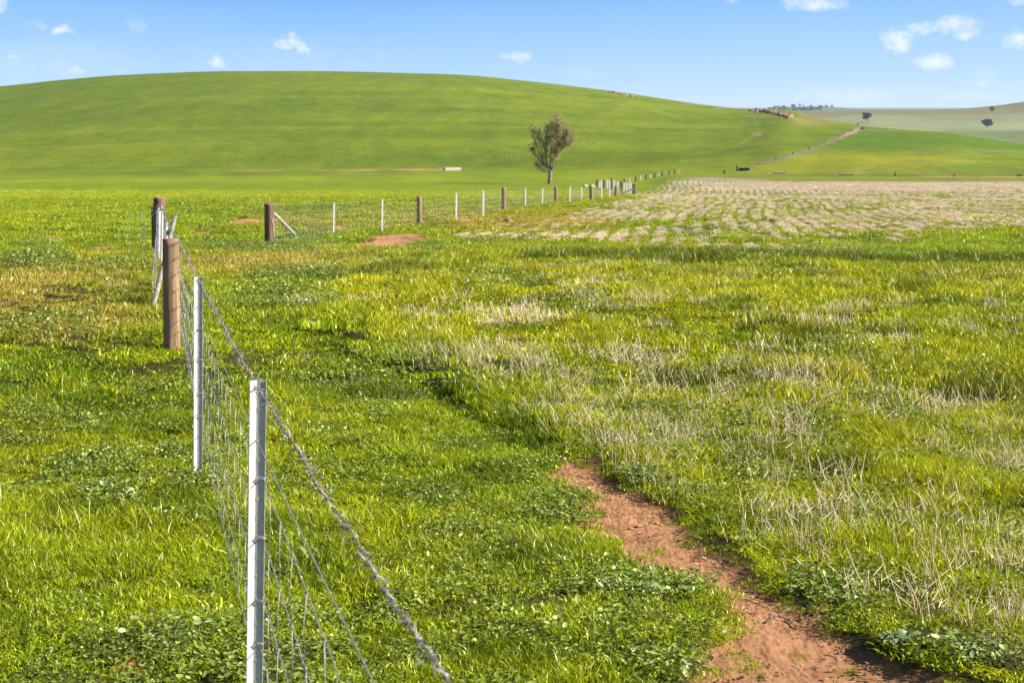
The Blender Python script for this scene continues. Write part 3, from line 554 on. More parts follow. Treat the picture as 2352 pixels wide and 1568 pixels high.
def pack(x, y, keep, s0, s1, hs=None, dz=-.005):
    x, y = x[keep], y[keep]; n = len(x); z = H(x, y) + dz; s = rng.uniform(s0, s1, n); sz = s if hs is None else s * hs[keep]
    rot = np.stack([rng.normal(0, .08, n), rng.normal(0, .08, n), rng.uniform(0, 2 * np.pi, n)], 1); return np.stack([x, y, z], 1), rot, np.stack([s, s, sz], 1)

turf = [blades(330, .16, .018, .050, .0028, .0052, .8, lambda n: gcolf(n, .05, .35), "turf", M_GRASS, .5) for _ in range(4)] + \
       [blades(210, .15, .03, .075, .0028, .0054, .9, lambda n: gcolf(n, .08, .35), "turf_tall", M_GRASS, .4) for _ in range(3)] + \
       [blades(90, .09, .05, .115, .003, .0058, 1.0, lambda n: gcolf(n, .12, .35), "turf_tuft", M_GRASS, .3, 4) for _ in range(2)]
mid = [blades(330, .30, .022, .065, .0055, .0105, .8, lambda n: gcolf(n, .06, .35), "mid_turf", M_GRASS, .45, 2) for _ in range(4)] + \
      [blades(160, .20, .05, .11, .006, .011, .8, lambda n: gcolf(n, .10, .35), "mid_tuft", M_GRASS, .3, 2) for _ in range(3)]
farp = [blades(360, .42, .035, .10, .014, .026, .8, lambda n: gcolf(n, .05, .35), "far_turf", M_GRASS, .4, 2) for _ in range(4)]
# near turf
P_, R_, S_, I_, T_ = [], [], [], [], []
def put(protoset, off, x, y, keep, s0, s1, hs, idxf, tint):
    p, r, s = pack(x, y, keep, s0, s1, hs); P_.append(p); R_.append(r); S_.append(s); n = len(p); I_.append(off + idxf(n)); T_.append(tint[keep] * rng.uniform(.82, 1.2, (n, 1)))
def grass_layer(y0, y1, dens, off, nshort, ntall, s0, s1):
    x, y = rand_xy(y0, y1, dens); z = zones(x, y); t = turf_col(x, y, z); q = rng.uniform(0, 1, len(x)); big = fbm(x / .9, y / 1.2, 3, 33); big2 = fbm(x / 3, y / 4, 2, 34)
    soilk = q > z['soil'] * np.where(y > 20, 2.2, 1.05) - .02; tu = tussock(z, x, y); edge_ = np.zeros(len(x)); e_ = (y < 20) & (np.abs(x) < 6); d_, s_, t_ = seg_dist(x[e_], y[e_], RUT); edge_[e_] = 1 - sstep(.1, .5, d_); sdr = np.full(len(x), -9.); sdr[e_] = d_ * s_; hs = 0.92 + 2.1 * (big - .5) - .05 * z['right'] - .55 * edge_ * ((sdr < .02) | (y < 11)) + .15 * edge_ * (sdr > .02) * (y > 11) - .45 * z['brown'] + .7 * (big2 - .5) + .9 * tu; hs = hs * (1 - .5 * sstep(.02, .3, z['soil'])); hs = np.clip(hs, .25, 2.6); t = mixc(t, G_LUSH * .35, .85 * tu)
    thin = (z['brown'] > .5) & (rng.uniform(0, 1, len(x)) < .25 * z['brown']); stub = rng.uniform(0, 1, len(x)) < np.clip(z['stf'] * 1.25 - .15, 0, .93)
    lit = z['stf'] > .3; rw = row_wave(x, y) + .9 * (z['n2'] - .5) > .35 - .5 * sstep(480, 590, z['v']); hs = np.where(lit & (y > 36), hs * .6, hs); stub = np.where(lit & (y > 36), ~(rw & (rng.uniform(0, 1, len(x)) < np.interp(y, [50, 100, 150], [.75, .45, .2]))), stub)
    keep = soilk & ~thin & ~stub
    put(None, off, x, y, keep, s0, s1, hs, lambda n: rng.integers(0, nshort, n), t)
    ksel = keep & (((big + .10 * z['right'] * big2 > .56) & (rng.uniform(0, 1, len(x)) < .55) & (z['brown'] < .6)) | (tu > .4))
    if ntall: put(None, off, x, y, ksel, s0, s1, np.clip(hs, .6, 2.0), lambda n: nshort + rng.integers(0, ntall, n), t)
grass_layer(3.2, 13.5, 62, 0, 4, 5, .8, 1.25)
x, y = rand_xy(4, 13, 9); z = zones(x, y)      # thin sprigs that creep onto the path
keep = (z['soil'] > .35) & (rng.uniform(0, 1, len(x)) < .9) & (fbm(x / .3, y / .3, 2, 77) > .52); put(None, 0, x, y, keep, .3, .6, np.full(len(x), 1.0), lambda n: rng.integers(0, 4, n), turf_col(x, y, z))
n1 = len(turf); grass_layer(13, 46, 20, n1, 4, 3, .85, 1.3)
n2 = n1 + len(mid); grass_layer(44, 150, 5.0, n2, 4, 0, .8, 1.3)
scatter("grass", turf + mid + farp, np.concatenate(P_), np.concatenate(R_), np.concatenate(S_), np.concatenate(I_), np.concatenate(T_), "bright green short grass covering the paddock in the foreground")
print("grass instances", sum(len(p) for p in P_))
# broadleaf weeds
def wcol2(n):
    c = np.array([1.0, 1.0, .6]) * rng.uniform(.55, 1.35, (n, 1)); q = rng.uniform(0, 1, n) > .68; c[q] = np.array([2.0, 1.75, 3.6]) * rng.uniform(.7, 1.1, (q.sum(), 1)); return c
def wcol(n):
    c = np.ones((n, 3)) * rng.uniform(.6, 1.3, (n, 1)); q = rng.uniform(0, 1, n) > .91; c[q] = np.array([1.7, 1.45, 2.4]) * rng.uniform(.8, 1.1, (q.sum(), 1)); return c
wp = [leaves(130, .15, .006, .013, .012, .055, "weed_leaves", wcol) for _ in range(3)] + [leaves(120, .18, .007, .015, .015, .065, "weed_leaves_large", wcol) for _ in range(2)] + [leaves(260, .38, .009, .021, .02, .11, "weed_leaves_far", wcol) for _ in range(3)]
wp += [leaves(130, .15, .007, .017, .012, .07, "weed_leaves_big", wcol2) for _ in range(3)]
P_, R_, S_, I_, T_ = [], [], [], [], []
for (y0, y1, dn, a, b, s0, s1) in [(3.5, 14, 48, 0, 5, .8, 1.25), (14, 30, 11, 3, 8, .8, 1.3), (30, 90, 3.2, 5, 8, .9, 1.5)]:
    x, y = rand_xy(y0, y1, dn); z = zones(x, y); q = rng.uniform(0, 1, len(x)); keep = (q < z['weed']) & (z['soil'] < .15) & (z['stf'] < .6)
    keep |= (q < .16) & (z['soil'] < .5) & (z['stf'] < .3) & (y < 14)
    t = np.tile([.20, .26, .045], (len(x), 1)) * (0.8 + .5 * z['n1'][:, None]); put(None, a, x, y, keep, s0, s1, np.clip(.5 + z['n1'] * 1.2, .5, 1.4), lambda n: rng.integers(0, b - a, n), t)
x, y = rand_xy(5, 13, 42); z = zones(x, y); bigm = np.zeros(len(x))
for (a, b, c, d) in [(1480,1374,160,36),(1830,1372,120,50),(1720,1300,60,40),(1340,1085,80,22),(1620,1575,170,40),(1310,1200,80,60),(1440,1115,90,20),(800,912,90,24),(350,1490,60,30),(2200,1540,80,30),(260,1150,60,20)]: bigm = np.maximum(bigm, sstep(.1, .7, ell(z['u'], z['v'], a, b, c, d, .9 * (z['n1'] - .5) + .7 * (z['n2'] - .5))))
t = np.tile([.20, .27, .06], (len(x), 1)) * (0.8 + .5 * z['n1'][:, None]); put(None, 8, x, y, (rng.uniform(0, 1, len(x)) < bigm * .6) & (z['soil'] < .2), .8, 1.3, np.clip(.5 + z['n1'] * 1.2, .5, 1.4), lambda n: rng.integers(0, 3, n), t)
scatter("broadleaf_weeds", wp, np.concatenate(P_), np.concatenate(R_), np.concatenate(S_), np.concatenate(I_), np.concatenate(T_), "low clover and mallow weeds in patches among the grass", "weeds")
# dry stubble
sp_ = [straws(26, .16, .05, .22, .0014, "straw_clump", .25) for _ in range(3)] + [straws(34, .20, .06, .18, .0021, "straw_clump_mid", .15) for _ in range(3)] + [straws(26, .085, .05, .11, .0045, "straw_clump_far", .15) for _ in range(3)]
P_, R_, S_, I_, T_ = [], [], [], [], []
for (y0, y1, dn, a, b, s0, s1) in [(3.5, 15, 34, 0, 3, .7, 1.15), (15, 38, 17, 3, 6, .7, 1.15), (38, 80, 30, 6, 9, .8, 1.2), (80, 200, 6, 6, 9, 1.0, 1.6)]:
    x, y = rand_xy(y0, y1, dn); z = zones(x, y); q = rng.uniform(0, 1, len(x)); rows = row_wave(x, y) + .9 * (z['n2'] - .5) < .25 - .5 * sstep(490, 590, z['v'])
    keep = ((q < z['stn'] * .5) & (z['soil'] < .4)) | ((q < z['stf'] * 1.0) & rows & (z['soil'] < .5)); keep |= (q < .003) & (y < 40) & (z['soil'] < .3)
    t = mixc(np.tile([.76, .66, .52], (len(x), 1)), np.array([.70, .59, .47]), (y > 38) * 1.0) * (0.7 + .6 * z['n1'][:, None]); put(None, a, x, y, keep, s0, s1, None, lambda n: rng.integers(0, b - a, n), t)
for p in R_: p[:, 2] = p[:, 2] * .12 + .3
scatter("dry_stubble", sp_, np.concatenate(P_), np.concatenate(R_), np.concatenate(S_), np.concatenate(I_), np.concatenate(T_), "pale dry straw stubble standing in rows between the green grass", "stubble")
# crumbs of soil on the path
cp = [clods(34, .16, .003, .011, "clods") for _ in range(4)] + [clods(5, .16, .010, .022, "clods_big") for _ in range(2)] + [straws(5, .18, .03, .11, .0012, "litter", 1.0) for _ in range(2)]; P_, R_, S_, I_, T_ = [], [], [], [], []
x, y = rand_xy(5, 12, 40, .3, .2); z = zones(x, y); keep = z['soil'] > .55; put(None, 0, x, y, keep, .6, 1.3, None, lambda n: rng.choice([0, 1, 2, 3, 4, 5], n, p=[.2, .2, .2, .2, .1, .1]), np.tile(SOILC * .60, (len(x), 1)))
put(None, 0, x, y, keep & (rng.uniform(0, 1, len(x)) < .35), .6, 1.3, None, lambda n: rng.integers(6, 8, n), np.tile([.5, .36, .22], (len(x), 1)))
scatter("soil_crumbs", cp, np.concatenate(P_), np.concatenate(R_), np.concatenate(S_), np.concatenate(I_), np.concatenate(T_), "small red crumbs of earth scattered on the bare path", "soil")
#OBJECTS#
# ================================================================ things
Z0 = lambda x, y: float(H(np.array([x]), np.array([y]))[0])
def ground_at(u, v, ymax=900):
    x, y = gpt(u, v, ymax); return Vector((x, y, Z0(x, y)))
def post_axis(ub, vb, ut, vt, y, bury=.25):
    b, t = at(ub, vb, y), at(ut, vt, y); d = (t - b); k = (b.z - (Z0(b.x, b.y) - bury)) / d.z; return b - d * k, t

# ---- galvanised steel posts of the near fence
HOLES = [(v - 872) * 5.3 / F for v in (897, 943, 1014, 1060, 1105, 1155, 1201, 1247, 1294, 1340, 1400, 1456, 1505, 1548)]
WEB, FL, TK = .030, .031, .0022
def steel_post_mesh(L):
    mb = MB(); hx0, hx1 = .0035, .0105
    mb.box((hx0 / 2, 0, L / 2), (hx0, TK, L)); mb.box(((hx1 + WEB) / 2, 0, L / 2), (WEB - hx1, TK, L)); zt = L
    hs = [L - h for h in HOLES] + [L - HOLES[-1] - .075 * k for k in range(1, 12) if L - HOLES[-1] - .075 * k > .05]
    for h in hs:
        mb.box(((hx0 + hx1) / 2, 0, (zt + h + .0055) / 2), (hx1 - hx0, TK, zt - h - .0055)); zt = h - .0055
        th = np.linspace(0, 2 * np.pi, 13); ring = np.stack([.007 + .0042 * np.cos(th), np.full(13, -.0016), h + .0064 * np.sin(th)], 1); mb.tube(ring, .0007, 5, False)
    mb.box(((hx0 + hx1) / 2, 0, zt / 2), (hx1 - hx0, TK, zt))
    a = R(55); d = np.array([-math.cos(a), -math.sin(a), 0]); n = np.array([math.sin(a), -math.cos(a), 0]); rot = np.stack([d, -n, [0, 0, 1]], 1)
    mb.box(tuple(d * (FL / 2 + .0004) + np.array([0, 0, L / 2 + .0002])), (FL, TK, L), rot)
    mb.box((WEB + .0008, -.0022, L / 2 - .0002), (.0016, .0058, L))               # turned lip on the free edge
    return mb
def rot_to(o, d, yaw):
    q = Vector((0, 0, 1)).rotation_difference(d); o.rotation_mode = 'QUATERNION'; from mathutils import Quaternion
    o.rotation_quaternion = q @ Quaternion((0, 0, 1), yaw)
def clip_mesh(kind):
    mb = MB(); t = np.linspace(0, 1, 14)
    if kind == 0:                                                                # tie from a hole round the free edge, tail end sticking out
        mb.tube(np.stack([.007 + .027 * t, -.0035 - .004 * np.sin(t * 3.1), .002 * np.sin(t * 9)], 1), .0013, 6)
        mb.tube(np.stack([.007 + .027 * t, -.006 - .004 * np.sin(t * 3.1), -.003 + .003 * t], 1), .0013, 6)
        mb.tube([(.030, -.004, 0), (.035, -.005, .003), (.0365, .002, .001), (.032, .004, -.002)], .0014, 6); mb.tube([(.030, -.008, .001), (.022, -.016, .008), (.019, -.020, .007)], .0012, 5)
        mb.tube([(.007, .004, 0), (.007, -.006, -.001), (.002, -.014, -.006)], .0012, 5)
    else:
        mb.tube(np.stack([.003 + .010 * np.cos(t * 9), -.006 - .005 * t, -.012 + .022 * t + .003 * np.sin(t * 12)], 1), .0013, 6); mb.tube([(.0, -.008, -.004), (-.010, -.014, -.014), (-.014, -.016, -.013)], .0012, 5)
    return mb
def place_steel(ub, vb, ut, vt, y, label):
    b, t = post_axis(ub, vb, ut, vt, y, .35); L = (t - b).length; r = empty("steel_post", b); rot_to(r, t - b, -math.atan2(b.x, b.y) - R(8))
    steel_post_mesh(L).build("post_profile", M_STEEL, r)
    for k in (4, 7, 10, 12): o = clip_mesh(0).build("wire_tie", M_WIRE, r); o.location = (0, 0, L - HOLES[k])
    o = clip_mesh(1).build("barbed_wire_tie", M_WIRE, r); o.location = (0, 0, L - HOLES[0] + .01)
    tag(r, label, "fence post", "galvanised posts of the near fence"); return b, t
A1 = place_steel(581.0, 1568, 589.5, 872, 5.3, "nearest galvanised steel post with punched holes, cut off by the photo's lower edge")
A2 = place_steel(452.8, 1090, 453.5, 636, 10.3, "second galvanised steel post, between the nearest one and the thick round wooden post")
A5 = place_steel(384.5, 640, 386.0, 512, 20.3, "short white steel post showing just above the near wooden post")
A6 = place_steel(374.0, 610, 375.2, 486, 25.3, "thin white steel post between upright galvanised pipe and the shorter steel post")
# ---- round wooden posts
def wood_post(ub, vb, ut, vt, y, r, mat, label, group="round wooden fence posts", k=20, bury=.3, end=True):
    b, t = post_axis(ub, vb, ut, vt, y, bury); L = (t - b).length; root = empty("wooden_post", b); rot_to(root, t - b, random.uniform(0, 6)); mb = MB(); n = 26 if k > 12 else 8
    th = np.arange(k) * 2 * np.pi / k; V = []; ph = random.uniform(0, 9)
    for i, z in enumerate(np.linspace(0, 1, n)):
        rr = r * (1.06 - .08 * z + .012 * np.sin(3 * th + z * 2 + ph) + .010 * np.sin(7 * th + ph * 2) + .008 * math.sin(z * 9 + ph)); V.append(np.stack([rr * np.cos(th), rr * np.sin(th), np.full(k, z * L)], 1))
    V = np.concatenate(V); Fc = [(i * k + j, i * k + (j + 1) % k, (i + 1) * k + (j + 1) % k, (i + 1) * k + j) for i in range(n - 1) for j in range(k)] + [tuple(range(k))[::-1], tuple((n - 1) * k + j for j in range(k))]
    mb.add(V, Fc); o = mb.build("post_shaft", mat, root); 
    for p in o.data.polygons: p.use_smooth = len(p.vertices) == 4
    if end:
        m2 = MB(); P = V[-k:].copy(); P[:, :2] *= .965; Q = P.copy(); P[:, 2] -= .002; Q[:, 2] += .004; c = np.array([[0, 0, L + .005]]); m2.add(np.vstack([P, Q, c]), [(j, (j + 1) % k, k + (j + 1) % k, k + j) for j in range(k)] + [(k + j, k + (j + 1) % k, 2 * k) for j in range(k)]); m2.build("end_grain", M_END, root)
    tag(root, label, "fence post", group); return root, b, t
w3, b3, t3 = wood_post(395, 790, 392, 549, 15.3, .0745, M_WOOD, "thick round brown wooden post in the near fence, directly behind the second steel post")
s1, bs1, ts1 = wood_post(364.5, 578, 366.5, 454, 35, .122, M_WOODM, "tall red brown strainer post at the left side of the gateway, behind the upright pipe", "strainer posts")
sd_, bd_, td_ = wood_post(354, 580, 352.5, 476, 35.8, .045, M_WOODD, "slim black timber post standing tight against the left side of the left gateway strainer", "strainer posts", 10)
s2, bs2, ts2 = wood_post(619.5, 570, 619, 468, 42, .124, M_WOODM, "red brown strainer post with a white diagonal brace, first post of the far fence", "strainer posts")
def local(root, P): 
    bpy.context.view_layer.update(); m = root.matrix_world.inverted(); return [tuple(m @ Vector(p)) for p in P]
br = MB(); p0 = at(629, 490, 42.1); p1 = ground_at(688, 549); p1.z -= .05; br.tube(local(s2, [p0, p0.lerp(p1, .33), p0.lerp(p1, .66), p1]), .037, 12); br.build("brace", M_STEEL, s2, True)
st = MB(); st.tube(local(s2, [at(613, 505, 41.83), at(620, 497, 41.8), at(625, 506, 41.82), at(628, 528, 41.8), at(631.5, 566, 41.8), at(632, 574, 41.8)]), .02, 8); st.build("hanging_strap", M_GREYW, s2, True)
# pipe, leaning pole and the rolled wire gate beside the opening
pb, pt = post_axis(362.5, 617, 365.2, 477, 27.5, .05); r_ = empty("upright_pipe", pb); mb = MB(); V = local(r_, [pb, pb.lerp(pt, .3), pb.lerp(pt, .7), pt]); mb.tube(V, .031, 14); mb.build("pipe", M_STEEL, r_, True)
mb = MB(); mb.tube(local(r_, [pt + Vector((-.06, 0, .0)), pt + Vector((-.02, 0, .03)), pt + Vector((.04, 0, .02)), pt + Vector((.05, -.03, -.03))]), .014, 8); mb.build("wire_loop", M_WIRE, r_, True)
tag(r_, "tall upright galvanised pipe in front of the left gateway strainer", "pipe")
mb = MB(); q0 = ground_at(350.5, 718); q1 = at(402, 498, 20.6); mb.tube([q0 - (q1 - q0) * .06, q0.lerp(q1, .3), q0.lerp(q1, .65), q1], [.030, .027, .025, .024], 12); o = mb.build("leaning_pole", M_GREYW, None, True, org=tuple(q0)); tag(o, "grey round pole leaning to the right behind the thick near wooden post", "pole")
mb = MB()                                                       # loose wire netting: droppers and crossing strands hanging from the pipe
for k in range(7):
    u0 = 361 + rng.normal(0, 1.2); u1 = 349 + k * 1.6; P = [at(u0 + (u1 - u0) * t ** 1.3 + 2.2 * math.sin(t * 5 + k), 482 + t * (205 - 6 * k), 26.5 - 5.5 * t) for t in np.linspace(0, 1, 14)]; mb.tube(P, .0022, 4)
for j in range(9):
    t = j / 9 + .05; mb.tube([at(361 + (350 - 361) * t + du, 482 + t * 195 + 2 * math.sin(du), 26.5 - 5.5 * t) for du in np.linspace(-4, 6, 6)], .002, 4)
for (ua, ub_, va, vb_) in [(291, 352, 500, 484), (325, 352, 560, 492)]:
    mb.tube([at(ua + (ub_ - ua) * t, va + (vb_ - va) * t - 9 * math.sin(math.pi * t), 27) for t in np.linspace(0, 1, 14)], .0022, 4)
for (ua, ub_, va, vb_) in [(291, 299, 500, 575), (300, 306, 495, 560), (322, 332, 492, 600), (330, 334, 490, 560), (318, 327, 489, 545)]:
    mb.tube([at(ua + (ub_ - ua) * t + 2 * math.sin(6 * t + ua), va + (vb_ - va) * t, 27) for t in np.linspace(0, 1, 12)], .002, 4)
o = mb.build("wire_netting", M_WIRE, None, True, org=tuple(at(350, 600, 27))); tag(o, "loose bundle of thin wire netting hanging in loops left of the upright pipe", "wire netting")

# ---- wires of the near fence
def edge(ax, dz_v, y, u):                                       # wire anchor seen at (u, v) at depth y
    return np.array(at(u, dz_v, y))
P0 = np.array([.33, .30, 0]); ANC = {'barb': [], 'plain': [], 'm0': [], 'm1': [], 'm2': [], 'm3': [], 'm4': []}
for key, z in (('barb', 1.53), ('plain', 1.29), ('m0', 1.04), ('m1', .86), ('m2', .68), ('m3', .52), ('m4', .42)): ANC[key].append(np.array([.345, .30, z]))
for key, u, v in (('barb', 592, 889), ('plain', 591, 1014), ('m0', 608, 1104), ('m1', 606.5, 1244), ('m2', 604, 1376), ('m3', 601, 1494), ('m4', 599, 1575)): ANC[key].append(np.array(at(u, v, 5.27)))
for key, u, v in (('barb', 455.5, 641), ('plain', 455, 705), ('m0', 464.5, 754), ('m1', 464.5, 820), ('m2', 464, 886), ('m3', 464, 947), ('m4', 464, 1000)): ANC[key].append(np.array(at(u, v, 10.27)))
for key, u, v in (('barb', 412.5, 554), ('plain', 413, 589), ('m0', 413.5, 624), ('m1', 414, 663), ('m2', 414, 703), ('m3', 414, 735), ('m4', 414.5, 760)): ANC[key].append(np.array(at(u, v, 15.25)))
for key, u, v in (('barb', 387, 516), ('plain', 388, 538), ('m0', 388.5, 556), ('m1', 388.5, 585), ('m2', 389, 610), ('m3', 389, 630), ('m4', 389, 642)): ANC[key].append(np.array(at(u, v, 20.3)))
for key, u, v in (('barb', 376, 489), ('plain', 376.5, 508), ('m0', 377, 522), ('m1', 377, 545), ('m2', 377, 568), ('m3', 377, 588), ('m4', 377, 600)): ANC[key].append(np.array(at(u, v, 25.3)))
for key, u, v in (('barb', 371, 470), ('plain', 371, 485), ('m0', 371, 497), ('m1', 371, 515), ('m2', 371, 534), ('m3', 371, 552), ('m4', 371, 562)): ANC[key].append(np.array(at(u, v, 34.9)))
def span_pts(a, b, n, sag): t = np.linspace(0, 1, n)[:, None]; P = a + (b - a) * t; P[:, 2] -= sag * 4 * (t * (1 - t))[:, 0]; return P
wf = empty("wire_fence", (float(A1[0].x), 5.3, Z0(A1[0].x, 5.3))); tag(wf, "near wire fence with barbed top wire, plain wire and square woven mesh", "wire fence")
bpy.context.view_layer.update(); WO = np.array(wf.location)
def frames(P):
    T = np.gradient(P, axis=0); T /= np.linalg.norm(T, axis=1)[:, None]; X = np.cross(T, [0, 0, 1.]); X /= np.linalg.norm(X, axis=1)[:, None]; Y = np.cross(T, X); return T, X, Y
mb = MB(); bb = MB()
for k in range(len(ANC['barb']) - 1):
    a, b = ANC['barb'][k], ANC['barb'][k + 1]; L = np.linalg.norm(b - a); n = int(L / .009) if k < 3 else 60; P = span_pts(a, b, n, .012) - WO; d = np.linspace(0, L, n); T, X, Y = frames(P)
    P = P + X * (.003 * np.sin(d * 7))[:, None] + Y * (.003 * np.cos(d * 5.3))[:, None]
    if k < 3:
        for ph in (0, np.pi): an = d * 2 * np.pi / .055 + ph; mb.tube(P + X * (.0016 * np.cos(an))[:, None] + Y * (.0016 * np.sin(an))[:, None], .0011, 5)
    else: mb.tube(P, .004, 5)
    for dd in np.arange(.05, L, .10 if k < 3 else .12):
        i = min(int(dd / L * n), n - 1); c = P[i]; rr = .0034; q = np.linspace(0, 2.2 * 2 * np.pi, 20 if k < 3 else 8); o0 = rng.uniform(0, 6)
        coil = c + T[i] * np.linspace(-.005, .005, len(q))[:, None] + X[i] * (rr * np.cos(q + o0))[:, None] + Y[i] * (rr * np.sin(q + o0))[:, None]; bb.tube(coil, .0012, 5)
        for e in (0, -1):
            for s_ in (1, -1):
                a_ = rng.uniform(0, 2 * np.pi); dr = X[i] * math.cos(a_) + Y[i] * math.sin(a_) + T[i] * rng.uniform(-.5, .5); bb.tube([coil[e], coil[e] + dr * .009, coil[e] + dr * rng.uniform(.019, .028)], [.0013, .0012, .0005], 4)
bw = mb.build("barbed_wire", M_RWIRE, wf, True); tag(bb.build("barbs", M_RWIRE, bw), kind='stuff')
mb = MB()
for k in range(len(ANC['plain']) - 1): mb.tube(span_pts(ANC['plain'][k], ANC['plain'][k + 1], 14, .006) - WO, .0017 if k < 2 else .0022, 6)
mb.build("plain_wire", M_WIRE, wf, True)
mb = MB(); kb = MB()
for k in range(len(ANC['m0']) - 1):
    a0, b0 = ANC['m0'][k], ANC['m0'][k + 1]; L = np.linalg.norm(b0 - a0); ts = (np.arange(.18, L, .365)) / L
    if k == 0: ts = 1 - ts
    for m in range(5):
        a, b = ANC['m%d' % m][k], ANC['m%d' % m][k + 1]; n = 60 if k < 3 else 16; t = np.linspace(0, 1, n); P = a + (b - a) * t[:, None]; wob = .0035 * np.sin(t * L / .365 * 2 * np.pi + m); P[:, 2] += wob - .01 * np.sin(np.pi * t) + .004 * np.sin(t * 11 + m * 2); mb.tube(P - WO, .0015 if k < 2 else .0022, 5)
    for i, t in enumerate(ts):
        prev = None
        for m in range(5):
            a, b = ANC['m%d' % m][k], ANC['m%d' % m][k + 1]; c = a + (b - a) * (t + rng.normal(0, .002)) ; c = c.copy(); c[2] += -.01 * math.sin(math.pi * t)
            if prev is not None: mid_ = (prev + c) / 2 + np.array([rng.normal(0, .004), 0, 0]); mb.tube(np.array([prev, mid_, c]) - WO, .0013 if k < 2 else .002, 5)
            if k < 3:
                q = np.linspace(0, 3 * 2 * np.pi, 16); dirv = (b - a) / np.linalg.norm(b - a); X = np.cross(dirv, [0, 0, 1.]); kb.tube(c - WO + dirv * np.linspace(-.010, .010, 16)[:, None] + X * (.0032 * np.cos(q))[:, None] + np.array([0, 0, 1.]) * (.0032 * np.sin(q))[:, None], .0012, 4)
            prev = c
ms = mb.build("woven_mesh", M_WIRE, wf, True); tag(kb.build("mesh_knots", M_WIRE, ms), kind='stuff')
ws = MB()                                                       # staples pinning the wires to the wooden post
for key in ('barb', 'plain', 'm0', 'm1', 'm2'):
    ws = MB(); c = Vector(ANC[key][3]); ws.tube(local(w3, [c + Vector((-.012, -.03, .008)), c + Vector((.006, -.02, .008)), c + Vector((.006, -.02, -.008)), c + Vector((-.012, -.03, -.008))]), .0018, 5); ws.build("staple", M_WIRE, w3)

# ---- mid-distance fence: small posts, each a thing of its own
def simple_steel(ub, vb, ut, vt, y, wpx, mat=None):
    b, t = post_axis(ub, vb, ut, vt, y, .2); L = (t - b).length; root = empty("steel_post", b); rot_to(root, t - b, R(12)); w_ = wpx * y / F; mb = MB()
    mb.box((w_ * .28, 0, L / 2), (w_ * .56, .004, L)); a = R(50); d = np.array([-math.cos(a), -math.sin(a), 0]); n = np.array([math.sin(a), -math.cos(a), 0]); mb.box(tuple(d * w_ * .36 + np.array([0, 0, L / 2 + .001])), (w_ * .72, .004, L), np.stack([d, -n, [0, 0, 1]], 1))
    mb.build("post_profile", mat or M_STEEL, root); return root, b, t
ORD = ["first", "second", "third", "fourth", "fifth", "sixth", "seventh", "eighth", "ninth", "tenth", "eleventh", "twelfth"]
MIDF = [('s', 767, 466, 546), ('s', 878, 458, 535), ('w', 963, 451, 516), ('s', 1048, 443, 504), ('s', 1110, 437, 498), ('w', 1157, 430, 486), ('s', 1207, 432, 476), ('s', 1246, 432, 473), ('w', 1277, 429, 466),
        ('s', 1309, 427.5, 467.5), ('s', 1336, 429, 461), ('w', 1358, 427, 460), ('s', 1382, 414, 456), ('s', 1400, 413, 455.5), ('w', 1415, 427, 454)]
tops = [(bs2, ts2)]; cs = cw = 0
for (k, u, vt, vb) in MIDF:
    g = gpt(u, vb); y = g[1]
    if k == 's':
        r0, b, t = simple_steel(u, vb, u + .8, vt, y, 4.4 - 1.2 * (y > 75)); tag(r0, "pale mid distance steel post, %s steel one right of the white braced strainer" % ORD[cs], "fence post", "steel posts of the mid distance fence"); cs += 1
    else:
        r0, b, t = wood_post(u, vb, u, vt, y, (6.0 if y < 70 else 5.0 if y < 90 else 4.3) * y / F, M_WOOD, "round brown mid distance post, %s wooden one right of the white braced strainer" % ORD[cw], "wooden posts of the mid distance fence", 12); cw += 1
    tops.append((b, t))
s3, bs3, ts3 = wood_post(1456, 448, 1455.5, 422, gpt(1456, 448)[1], .15, M_WOODD, "dark end strainer of the mid distance fence with a dark slanting brace on its left", "strainer posts", 12); tops.append((bs3, ts3))
mb = MB(); mb.tube(local(s3, [at(1455, 434, bs3.y - .05), at(1440, 439.5, bs3.y - 1), at(1429, 444.5, bs3.y - 2)]), .075, 8); mb.build("brace", M_WOODD, s3)
def thin_fence(pairs, label, zs=(0.98, .80, .62, .45, .28, .12), r=.003, every=0):
    o = None; root = empty("wire_fence", pairs[0][0]); WOr = np.array(root.location); mb = MB()
    for (b0, t0), (b1, t1) in zip(pairs[:-1], pairs[1:]):
        g0, g1 = b0.lerp(t0, .22), b1.lerp(t1, .22)
        for q in zs: mb.tube([np.array(g0.lerp(t0, q)) - WOr, np.array(g1.lerp(t1, q)) - WOr], r, 4)
    mb.build("wire_strands", M_WIRE, root); 
    if every:
        mb = MB()
        for (b0, t0), (b1, t1) in zip(pairs[:-1], pairs[1:]):
            g0, g1 = b0.lerp(t0, .22), b1.lerp(t1, .22); n = max(1, int((g1 - g0).length / every))
            for i in range(1, n): t = i / n; mb.tube([np.array(g0.lerp(g1, t).lerp(t0.lerp(t1, t), .1)) - WOr, np.array(g0.lerp(g1, t).lerp(t0.lerp(t1, t), .80)) - WOr], r * .8, 4)
        tag(mb.build("wire_stays", M_WIRE, root), kind='stuff')
    tag(root, label, "wire fence"); return root
thin_fence(tops, "thin wires from the white braced strainer away to the dark end strainer", every=.4)
